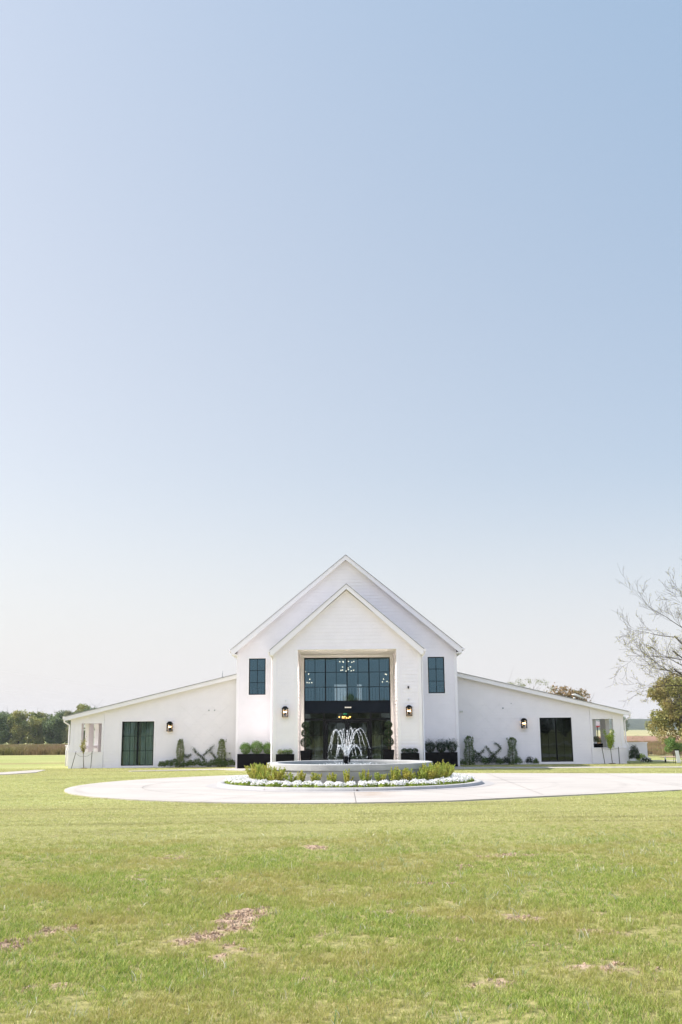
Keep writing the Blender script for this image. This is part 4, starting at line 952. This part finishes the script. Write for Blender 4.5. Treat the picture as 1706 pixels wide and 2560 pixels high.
# small things on the right lawn
t_ = thing('path_light', (15.38, 50.3, 0), 'short black path light with a white top on the right lawn', 'path light')
b = MB(); b.tube([(15.38, 50.3, 0), (15.38, 50.3, .14)], .035, 12); b.build('post', M['black'], t_)
b = MB(); b.tube([(15.38, 50.3, .14), (15.38, 50.3, .26)], .034, 12); b.build('lamp_head', M['canvas'], t_)
b = MB(); b.tube([(15.38, 50.3, .26), (15.38, 50.3, .275)], .042, 12); b.build('cap', M['paleplastic'], t_)
t_ = thing('easel_sign', (15.25, 48.3, 0), 'tall narrow white sign panel leaning on a thin wire easel', 'sign')
b = MB(); b.prism([(15.22, .60), (15.38, .60), (15.44, .06), (15.27, .06)], 48.22, 48.25); b.build('panel', M['canvas'], t_)
b = MB(); b.box(15.2, 15.4, 48.22, 48.27, .60, .65); b.build('clip', M['black'], t_)
b = MB()
for p0, p1 in (((15.22, 48.26, .66), (15.08, 48.2, 0)), ((15.24, 48.26, .64), (15.2, 48.2, 0)), ((15.38, 48.26, .66), (15.52, 48.2, 0)), ((15.3, 48.28, .62), (15.3, 48.6, 0))): b.tube([p0, p1], .008, 5)
b.build('leg', M['black'], t_)

# ================================================================== TREES
def branch_mesh(seed, h, spread, levels=3, r0=.16, clear=.25, kids=(5, 9), sides=6, tips=None, gravity=0):
    g = random.Random(seed); b = MB(); T = []
    def grow(p, d, L, r, lv):
        n = 4; pts = [p]; rs = [r]; cur = Vector(p); dd = Vector(d)
        for i in range(n):
            dd = (dd + Vector((g.uniform(-1, 1), g.uniform(-1, 1), g.uniform(-.6, .9) - gravity)) * .2).normalized(); cur = cur + dd * L / n; pts.append(cur.copy()); rs.append(r * (1 - .55 * (i + 1) / n))
        b.tube(pts, rs, max(3, sides - lv), False)
        if lv >= levels: T.extend(pts[1:]); return
        for k in range(g.randint(*kids) if lv else kids[1]):
            f = (clear if lv == 0 else .25) + (1 - (clear if lv == 0 else .25)) * g.random(); i = min(int(f * n), n - 1); q = pts[i] + (pts[i + 1] - pts[i]) * (f * n - i)
            a = g.random() * 6.283; side = Vector((math.cos(a), math.sin(a), g.uniform(.0, .7) - gravity)); nd = (dd * (.6 if lv else .35) + side * spread).normalized()
            grow(q, nd, L * g.uniform(.45, .72), rs[i] * .5, lv + 1)
    grow(Vector((0, 0, 0)), Vector((0, 0, 1)), h * .75, r0, 0)
    return b, np.array([tuple(v) for v in T])
def crown(seed, h, w_, lobes, n, ls, zc=.58, low=.15, lens=.35):
    g = np.random.default_rng(seed); P = []
    for k in range(lobes):
        a = g.random() * 6.283; rr = w_ * .55 * math.sqrt(g.random()); z = h * (low + (1 - low) * (.12 + .74 * g.random())); f = 1 - .6 * abs(z / h - zc)
        r = w_ * (.24 + .2 * g.random()) * f
        q, _ = blob_pts(n // lobes, (rr * math.cos(a) * f, rr * math.sin(a) * f, z), (r, r, r * .8), .55, g); P.append(q + g.normal(size=q.shape) * r * .13)
    P = np.concatenate(P); return leaves('crown', P, ls * (.6 + .8 * g.random(len(P))), .6, 0, rg=g)
TP = []
for s_, (m_, w_, h) in enumerate([('tree_a', 2.9, 6.2), ('tree_b', 3.1, 6.6), ('tree_c', 2.5, 6.0), ('tree_b', 2.7, 5.6), ('tree_a', 2.4, 6.8)]):
    t_ = thing('field_tree', (0, 0, -60), '', 'tree'); kid(t_, crown(300 + s_, h, w_, 26, 8200, .13, .5, .02), 'crown', M[m_])
    bb, tt = branch_mesh(400 + s_, h * .9, .9, 2, .16, .2, (4, 6)); kid_mb(t_, bb, 'trunk', M['bark']); TP.append(t_)
g = np.random.default_rng(99)
tl = []
for row, (ya, yb) in enumerate(((246, 252), (258, 268))):
    xl_ = -97. + row * 1.7
    while xl_ < -50: tl.append((xl_, ya + (yb - ya) * g.random(), (1.18 if row == 0 else 1.32) + .22 * g.random())); xl_ += 3.4 + 1.5 * g.random()
names = {0: 'yellow green', 1: 'dark green', 2: 'grey green thin topped', 3: 'deep green rounded', 4: 'olive green tall'}
for k, (x, y, sc) in enumerate(tl):
    i = [1, 2, 0, 3, 1, 4, 0, 3, 2, 1, 4, 3, 1, 0][k % 14]
    row = 'front' if y < 255 else 'back'; nth = [q for q in tl if (q[1] < 255) == (y < 255)].index((x, y, sc))
    place(TP, i, (x, y, slope_z(x, y) - .2), g.random() * 6.28, (sc * 1.05, sc * 1.05, sc * (1.0 + .12 * (x > -66))), f'{names[i]} tree, {words[nth]} in {row} row of the left treeline', 'trees in the left treeline')
# trees beyond the right-hand fields
for k, (x, y, sc, i) in enumerate([(150, 560, 1.3, 1), (163, 540, 1.5, 3), (171, 560, 1.2, 0), (140, 600, 1.2, 3), (128, 600, 1.5, 1), (187, 600, 1.2, 1), (197, 590, 1.1, 3), (209, 600, 1.2, 1), (181, 620, 1.0, 0)]):
    place(TP, i, (x, y, -.2), k * 1.1, sc * 1.05, f'{names[i]} distant tree on the horizon right of the hall, {words[k]} of nine', 'distant trees on the right')
# reflected belt of trees behind the viewer
for k in range(26):
    place(TP, (k * 3) % 5, (-62 + k * 5.0 + g.normal(), -118 - 12 * g.random(), -.2), k, 1.1 + .4 * g.random(), 'green tree in the belt across the road facing the hall', 'trees facing the hall')
# trees rising over the right wing roof
t_ = thing('sparse_tree', (19.6, 110, 0), 'thin pale green tree showing over the right wing roof', 'tree')
gg = np.random.default_rng(8); P = []
for k in range(34):
    a = gg.random() * 6.283; rr = 2.6 * math.sqrt(gg.random()); q, _ = blob_pts(80, (rr * math.cos(a), rr * math.sin(a), 3.9 + 3.3 * gg.random() * (1 - .12 * rr)), (.5, .5, .4), .2, gg); P.append(q)
kid(t_, leaves('crown', np.concatenate(P), .06, .6, 0, rg=gg), 'crown', M['tree_c']); bb, tt = branch_mesh(21, 6.6, .7, 2, .12, .4, (4, 6)); kid_mb(t_, bb, 'trunk', M['twig'])
t_ = thing('rusty_tree', (23.8, 110, 0), 'rust brown rounded tree showing over the right wing roof', 'tree')
kid(t_, crown(31, 6.3, 3.5, 26, 5200, .11, .7, .35), 'crown', M['rust']); bb, tt = branch_mesh(32, 5.6, .8, 2, .15, .3, (4, 6)); kid_mb(t_, bb, 'trunk', M['bark'])
# big olive tree on the right
t_ = thing('shade_tree', (29.9, 90, 0), 'large full olive green tree right of the hall', 'tree')
gg = np.random.default_rng(41); P = []
for k in range(60):
    a = gg.random() * 6.283; rr = 3.2 * math.sqrt(gg.random()); z = .9 + 4.9 * gg.random(); f = math.sqrt(max(.1, 1 - ((z - 3.0) / 3.9) ** 2)); r = .55 + .5 * gg.random()
    q, _ = blob_pts(520, (rr * f * math.cos(a), rr * f * math.sin(a), z), (r, r, r * .8), .5, gg); P.append(q + gg.normal(size=q.shape) * .1)
P = np.concatenate(P); kid(t_, leaves('crown', P, .105 * (.6 + .8 * gg.random(len(P))), .55, 0, rg=gg), 'crown', M['olive'])
bb, tt = branch_mesh(42, 5.8, 1.0, 2, .3, .2, (5, 7)); kid_mb(t_, bb, 'trunk', M['bark'])
# bare spreading tree at the right edge
t_ = thing('bare_tree', (19.5, 50, 0), 'nearly bare spreading tree with few yellow leaves at the right edge', 'tree')
gR = random.Random(77); b = MB(); tips = []
def limb(p, d, L, r, lv, g_=gR):
    n = 6; pts = [Vector(p)]; rs = [r]; dd = Vector(d).normalized(); cur = Vector(p)
    for i in range(n):
        dd = (dd + Vector((g_.uniform(-1, 1), g_.uniform(-1, 1), g_.uniform(-.7, .9))) * .13).normalized(); cur = cur + dd * L / n; pts.append(cur.copy()); rs.append(max(.005, r * (1 - .72 * (i + 1) / n)))
    b.tube(pts, rs, 6 if lv < 2 else 3, False)
    if lv >= 4: tips.extend(pts[2:]); return
    if lv == 3: tips.extend(pts[4:])
    for k in range((4, 5, 5, 4)[lv]):
        f = .2 + .8 * (k + g_.random()) / (4, 5, 5, 4)[lv]; f = min(f, .98); i = int(f * n); q = pts[i] + (pts[i + 1] - pts[i]) * (f * n - i)
        sd = dd.cross(Vector((g_.uniform(-1, 1), g_.uniform(-1, 1), g_.uniform(-1, 1)))).normalized()
        limb(q, dd * .9 + sd * .75 + Vector((0, 0, .12)), L * g_.uniform(.42, .6), rs[i] * .55, lv + 1)
b.tube([(0, 0, 0), (.05, 0, 1.2), (-.1, 0, 2.4)], [.28, .22, .2], 10, False)
for d, L, r, z in (((-.9, -.1, .52), 5.4, .10, 2.0), ((-.75, .2, .8), 6.0, .10, 2.4), ((-.45, -.2, 1), 6.2, .10, 2.4), ((-.95, .1, .28), 4.2, .06, 2.1), ((.3, .2, 1), 5.5, .11, 2.4), ((.8, 0, .7), 5, .09, 2.2), ((-.3, .5, .9), 6.4, .09, 2.4), ((-.62, 0, .62), 5.6, .085, 2.2)):
    limb(Vector((-.1, 0, z)), Vector(d), L * .82, r, 0)
kid_mb(t_, b, 'trunk', M['bark']); tp = np.array([tuple(v) for v in tips]); gg = np.random.default_rng(17); q = tp[gg.integers(0, len(tp), 9000)]; q = q[(q[:, 2] < 6.2) | (gg.random(len(q)) < .35)]; q = q + gg.normal(size=q.shape) * .05
kid(t_, leaves('leaves', q, .030, .6, 0, rg=gg), 'leaves', M['fall'])
# small magnolia with mulch ring
t_ = thing('magnolia', (18.75, 59.6, 0), 'small dark glossy round topped tree on a mulch ring right of the hall', 'tree')
gg = np.random.default_rng(61); P = []
for k in range(12):
    a = gg.random() * 6.283; q, _ = blob_pts(170, (.3 * math.cos(a), .3 * math.sin(a), .42 + .55 * gg.random()), (.24, .24, .22), .6, gg); P.append(q)
kid(t_, leaves('crown', np.concatenate(P), .045, .45, .3, rg=gg), 'crown', M['boxwood'])
b = MB()
for a in (0, 2.1, 4.2): b.tube([(.03 * math.cos(a), .03 * math.sin(a), 0), (.2 * math.cos(a), .2 * math.sin(a), .55)], [.025, .012], 6)
kid_mb(t_, b, 'trunk', M['twig']); b = MB(); b.lathe([(.001, .07), (.5, .05), (.85, .025)], 0, 0, 24); kid_mb(t_, b, 'mulch_ring', M['soil'])
for k, (x, y, r, h, lab) in enumerate(((17.35, 63.2, .3, .35, 'leftmost'), (17.9, 63.6, .35, .42, 'middle'), (18.35, 63.3, .3, .3, 'rightmost'), (20.1, 63.4, .4, .35, 'farther right'))):
    low_bush(x, y, r, h, M['drybrush'], f'dry brown brush clump at the lawn edge behind the white wall, {lab}', 280 + k, group='dry brush at the lawn edge', name='dry_brush', nl=700)
low_bush(36.5, 130, 1.2, .9, M['columnd'], 'low dark bush at the edge of the brown field', 290, group=None, nl=500)
low_bush(-19.8, 81.5, .5, .35, M['darkleaf'], 'small dark green bush at the near edge of the left field', 291, group=None, nl=300)
# distant canopy and arbour seen through the side porches
t_ = thing('canopy_tent', (35, 150, 0), 'far white canopy with a red edge seen through the right side porch', 'tent')
b = MB(); b.prism([(31, 2.05), (37.2, 2.05), (37.3, 2.3), (36.4, 2.65), (34.5, 2.95), (31, 3.0)], 149, 152); b.build('roof', M['canvas'], t_)
b = MB(); b.prism([(34.0, 1.95), (36.6, 2.05), (36.5, 1.85), (34.4, 1.75)], 148.9, 149); b.build('valance', M['red'], t_)
for x, y in ((31.2, 149.2), (36.9, 149.2), (31.2, 151.8), (36.9, 151.8)): b = MB(); b.tube([(x, y, 0), (x, y, 2.1)], .06); b.build('pole', M['black'], t_)
t_ = thing('garden_arbor', (-18.2, 75, 0), 'white garden arbour glimpsed through the left side porch', 'arbour')
b = MB(); b.prism([(-18.95, 2.0), (-17.1, 2.0), (-17.1, 2.12), (-17.75, 2.42), (-18.95, 2.1)][:5], 74.6, 75.4); b.build('roof', M['canvas'], t_)
for x in (-18.75, -18.2, -17.75, -17.3):
    b = MB(); b.box(x - .06, x + .06, 74.7, 74.85, 0, 1.8 if x < -18 else 2.0); b.build('post', M['canvas'], t_)
b = MB(); b.box(-18.81, -17.2, 74.7, 74.82, 1.80, 1.92); b.box(-17.8, -17.25, 74.7, 74.82, 1.28, 1.36); b.build('beam', M['canvas'], t_)
# power lines
for k, (x0, z0, x1, z1, lab) in enumerate([(-66.3, 13.58, -36.7, 9.5, 'highest'), (-66.1, 10.98, -42.8, 7.7, 'second highest'), (-66, 9.7, -45.5, 6.7, 'third highest'), (-65.9, 7.4, -53.5, 5.9, 'lowest')]):
    sl_ = (z1 - z0) / (x1 - x0); b = MB(); pts = []
    for i in range(24):
        x = -110 + i * 5; u = x - x0; pts.append((x, 200, z0 + sl_ * u * 1.06 + .0011 * u * u - .0011 * u * (x1 - x0)))
    b.tube(pts, .009, 4, False); tag(b.build('power_line', M['steel']), f'thin power line crossing the sky left of the hall, the {lab}', 'power line', 'power lines over the left field')

# ================================================================== GRASS (uncountable)
INST = bpy.data.collections.new('grass_sources')
def tuft(seed, n, h, r, wd, lean, dryf, m, curve=.5):
    g = np.random.default_rng(seed); a = g.random(n) * 6.283; rr = r * np.sqrt(g.random(n)); bx, by = rr * np.cos(a), rr * np.sin(a)
    hh = h * (.45 + .55 * g.random(n)); la = g.random(n) * 6.283; lm = lean * hh * (.3 + g.random(n)); fa = g.random(n) * 3.14
    V = np.zeros((n, 6, 3)); F = []
    for j, (u, ww) in enumerate(((0, 1), (.55, .85), (1, .12))):
        cx_ = bx + np.cos(la) * lm * u ** (1 + curve); cy_ = by + np.sin(la) * lm * u ** (1 + curve); cz_ = hh * u * (1 - .12 * u * lean)
        for q, sg in ((0, -1), (1, 1)):
            V[:, 2 * j + q, 0] = cx_ + sg * np.cos(fa) * wd * ww; V[:, 2 * j + q, 1] = cy_ + sg * np.sin(fa) * wd * ww; V[:, 2 * j + q, 2] = cz_ - (.006 if u == 0 else 0)
    base = np.arange(n)[:, None] * 6
    F = np.concatenate([base + np.array([0, 1, 3, 2]), base + np.array([2, 3, 5, 4])], 0)
    tn = g.random(n); dr = (g.random(n) < dryf).astype(float) * (.5 + .5 * g.random(n))
    me = np_mesh('tuft', V.reshape(-1, 3), F, np.concatenate([tn, tn]), np.concatenate([dr, dr])); me.materials.append(m)
    o = bpy.data.objects.new('tuft_source', me); return o
gmat = leaf_mat('grass_blades', (.15, .26, .04), (.53, .57, .14), (.42, .40, .12), .6, .40, dryc=(.60, .47, .26), rough=.5)
tmat = leaf_mat('turf_blades', (.44, .46, .17), (.68, .65, .31), (.40, .39, .16), 1.1, .45, dryc=(.70, .62, .40), rough=.5, stretch=(.16, 1.5, 1), lo=.50, hi=.66)
gmat2 = leaf_mat('coarse_blades', (.16, .27, .09), (.33, .43, .17), None, .9, .35, dryc=(.66, .62, .48), rough=.35)
def scatter(name, P, rot, sc, sources, mat_idx, label, kind='stuff', cat=None):
    col = bpy.data.collections.new(name + '_sources')
    for s_ in sources: col.objects.link(s_)
    me = bpy.data.meshes.new(name); me.vertices.add(len(P)); me.vertices.foreach_set('co', P.astype(np.float32).ravel())
    a = me.attributes.new('rot', 'FLOAT_VECTOR', 'POINT'); a.data.foreach_set('vector', rot.astype(np.float32).ravel())
    a = me.attributes.new('sc', 'FLOAT', 'POINT'); a.data.foreach_set('value', sc.astype(np.float32))
    me.update(); o = bpy.data.objects.new(name, me); COL.objects.link(o)
    ng = bpy.data.node_groups.new(name + '_nodes', 'GeometryNodeTree')
    ng.interface.new_socket('Geometry', in_out='INPUT', socket_type='NodeSocketGeometry'); ng.interface.new_socket('Geometry', in_out='OUTPUT', socket_type='NodeSocketGeometry')
    gi = ng.nodes.new('NodeGroupInput'); go = ng.nodes.new('NodeGroupOutput'); ip = ng.nodes.new('GeometryNodeInstanceOnPoints'); ci = ng.nodes.new('GeometryNodeCollectionInfo')
    ci.inputs[0].default_value = col; ci.inputs['Separate Children'].default_value = True; ci.inputs['Reset Children'].default_value = True
    ra = ng.nodes.new('GeometryNodeInputNamedAttribute'); ra.data_type = 'FLOAT_VECTOR'; ra.inputs[0].default_value = 'rot'
    sa = ng.nodes.new('GeometryNodeInputNamedAttribute'); sa.data_type = 'FLOAT'; sa.inputs[0].default_value = 'sc'
    rv = ng.nodes.new('FunctionNodeRandomValue'); rv.data_type = 'INT'; rv.inputs[4].default_value = 0; rv.inputs[5].default_value = len(sources) - 1
    L = ng.links; L.new(gi.outputs[0], ip.inputs['Points']); L.new(ci.outputs[0], ip.inputs['Instance']); ip.inputs['Pick Instance'].default_value = True
    L.new(rv.outputs[2], ip.inputs['Instance Index']); L.new(ra.outputs[0], ip.inputs['Rotation']); L.new(sa.outputs[0], ip.inputs['Scale']); L.new(ip.outputs[0], go.inputs[0])
    md = o.modifiers.new('scatter', 'NODES'); md.node_group = ng
    return tag(o, label, cat, kind=kind)
g = np.random.default_rng(4242)
def ground_z(x, y):
    fd = np.clip((22.5 - y) / 3, 0, 1) * np.clip((y - 4) / 2, 0, 1) * np.clip((8.5 - abs(x)) / 2, 0, 1)
    return fd * ((vnoise(x, y, 1.7, 1) - .5) * .05 + (vnoise(x, y, .35, 2) - .5) * .014)
def lawn_points(dens, y0, y1, hw=lambda y: .35 * y + 3.6):
    """dens(y) points per square metre in the wedge the view covers (with a margin)"""
    N_ = int(2.2 * hw(y1) * (y1 - y0) * dens(y0) * 1.0); x = (g.random(N_) * 2 - 1) * hw(y1); y = y0 + (y1 - y0) * g.random(N_)
    k = (abs(x) < hw(y)) & (g.random(N_) < dens(y) / dens(y0)); return x[k], y[k]
PX_, PY_ = [], []
for y0, y1 in ((3.6, 8), (8, 12), (12, 17), (17, 24.2)):
    x, y = lawn_points(lambda q: 430 * (7.0 / np.maximum(q, 7.0)) ** .85, y0, y1); PX_.append(x); PY_.append(y)
x = np.concatenate(PX_); y = np.concatenate(PY_); s_ = soil_mask(x, y); thin = np.clip((vnoise(x, y, .55, 61) * .6 + vnoise(x, y, .16, 62) * .4 - .52) * 5, 0, .55) * np.clip((16 - y) / 5, 0, 1)
k = (~in_drive(x, y)) & (g.random(len(x)) > s_ * .88) & (g.random(len(x)) > thin); x, y = x[k], y[k]
hs = .66 + .38 * vnoise(x, y, .9, 11) * (.6 + .8 * vnoise(x, y, .22, 12)); hs *= 1 + .25 * np.clip(vnoise(x, y, 2.5, 31) - .4, 0, 1)
near = np.clip((24 - y) / 8, .55, 1); hs *= near
P = np.stack([x, y, ground_z(x, y)], 1); rot = np.stack([g.normal(size=len(x)) * .12, g.normal(size=len(x)) * .12, g.random(len(x)) * 6.28], 1)
fine = [tuft(i, 17, .055, .055, .0024, .85, .24, gmat) for i in range(6)]
mown = g.random(len(x)) < np.clip((y - 12.5) / 6, 0, 1) * (.5 + vnoise(x, y, 1.1, 44))
scatter('mown_grass', P[mown], rot[mown], hs[mown] * .9, [tuft(20 + i, 17, .05, .06, .003, 1.1, .14, tmat) for i in range(5)], 0, 'paler mown lawn grass nearer the drive')
P, rot, hs = P[~mown], rot[~mown], hs[~mown]
scatter('lawn_grass', P, rot, hs, fine, 0, 'short fine lawn grass of the foreground')
print('grass tufts', len(x))
# coarse pale and dark blades, more of them on the right
x, y = lawn_points(lambda q: 30 * (7.0 / np.maximum(q, 7)) ** .4, 5.3, 17); cl = np.clip((vnoise(x, y, .8, 21) - .42) * 4, 0, 1) * (.25 + .75 * np.clip((x + .5) / 1.2, 0, 1) * ((y > 8.5) | (x < 1)))
k = g.random(len(x)) < .15 + .85 * cl; x, y = x[k], y[k]
P = np.stack([x, y, ground_z(x, y)], 1); rot = np.stack([g.normal(size=len(x)) * .2, g.normal(size=len(x)) * .2, g.random(len(x)) * 6.28], 1)
coarse = [tuft(50 + i, 5, .085, .04, .0030, .9, .33, gmat2, .9) for i in range(5)]
scatter('coarse_grass', P, rot, .55 + .6 * g.random(len(x)), coarse, 0, 'coarser taller grass blades scattered in the lawn')
# short turf of the middle distance, up to the drive and round it
x = g.random(120000) * 46 - 23; y = 19 + 31 * g.random(120000); k = ~in_drive(x, y) & (abs(x - CX) < .36 * y + 5) & (((x - CX) ** 2 + (y - FY) ** 2) > 17)
wkm = (y > 44.0) & (y < 47.3) & (x > -5) & (x < 5.3) | ((y > 42.0 + (30 - x) * .1) & (y < 43.4 + (30 - x) * .1) & (x > 5)) | ((x < -5) & (x > -9.1) & (abs(y - (46.3 + (x + 5) * .35)) < .7)) | ((x < -12.8) & (y > 41.9) & (y < 44.4))
k &= ~wkm & ~((y > 47.2) & (abs(x - CX) < 5.1)) & ~((y > 48.95) & (abs(x - CX) < 13.2)); x, y = x[k], y[k]
P = np.stack([x, y, 0 * x], 1); rot = np.stack([0 * x, 0 * x, g.random(len(x)) * 6.28], 1)
turf = [tuft(80 + i, 16, .035, .09, .005, 1.2, .12, tmat) for i in range(4)]
scatter('mown_turf', P, rot, .6 + .5 * g.random(len(x)), turf, 0, 'close mown turf round the drive')
# clods of dry soil
x = g.random(60000) * 6 - 3; y = 6.5 + 9 * g.random(60000); k = soil_mask(x, y) > .75; x, y = x[k][:9000], y[k][:9000]
clods = []
for i in range(4):
    gg = np.random.default_rng(i); b = MB(); b.ico((0, 0, 0), 1, 5, 7, .7); Vv = np.array(b.v); Vv *= (1 + .35 * gg.normal(size=(len(Vv), 1)).clip(-1, 1)); me = bpy.data.meshes.new('clod'); me.from_pydata([tuple(v) for v in Vv], [], b.f); me.materials.append(M['soil']); clods.append(bpy.data.objects.new('clod_source', me))
P = np.stack([x, y, ground_z(x, y) + .004], 1); scatter('soil_clods', P, g.random((len(x), 3)) * 6, .004 + .011 * g.random(len(x)) ** 2.5, clods, 0, 'dry crumbly soil and thatch in the bare patches')
# tall rough field on the left and rough pasture tops on the right
x = -100 + 88 * g.random(42000); y = 82 + 162 * g.random(42000) ** 1.4; k = (x > -.40 * y - 4) & (x < -.15 * y); x, y = x[k], y[k]
tall = [tuft(120 + i, 26, .75, .38, .02, .35, .2, M['field']) for i in range(4)]
P = np.stack([x, y, slope_z(x, y)], 1); scatter('field_grass', P, np.stack([0 * x, 0 * x, g.random(len(x)) * 6.28], 1), .6 + .5 * g.random(len(x)), tall, 0, 'tall rough meadow grass beyond the left lawn')
x = 17 + 60 * g.random(9000); y = 63 + 58 * g.random(9000); k = x < .5 * y + 8; x, y = x[k], y[k]
P = np.stack([x, y, 0 * x], 1); scatter('pasture_grass', P, np.stack([0 * x, 0 * x, g.random(len(x)) * 6.28], 1), .35 + .3 * g.random(len(x)), [tuft(130 + i, 26, .6, .4, .02, .35, .2, M['field']) for i in range(3)], 0, 'rough grass tops of the right pasture')
# prototypes that were never placed
for t_ in list(COL.objects):
    if t_.parent is None and t_.location.z < -40:
        for c in list(t_.children): bpy.data.objects.remove(c)
        bpy.data.objects.remove(t_)

# the air
b = MB(); b.box(-1700, 1800, -400, 1700, -6, 34); hz = b.build('haze', None)
m = bpy.data.materials.new('summer_haze'); t = nodes(m); o = N(t, 'ShaderNodeOutputMaterial'); p = N(t, 'ShaderNodeVolumePrincipled')
p.inputs['Color'].default_value = (.86, .90, .94, 1); p.inputs['Density'].default_value = .0002; t.links.new(p.outputs[0], o.inputs['Volume'])
hz.data.materials.clear(); hz.data.materials.append(m); tag(hz, 'thin pale haze that fades the far hills', kind='stuff')
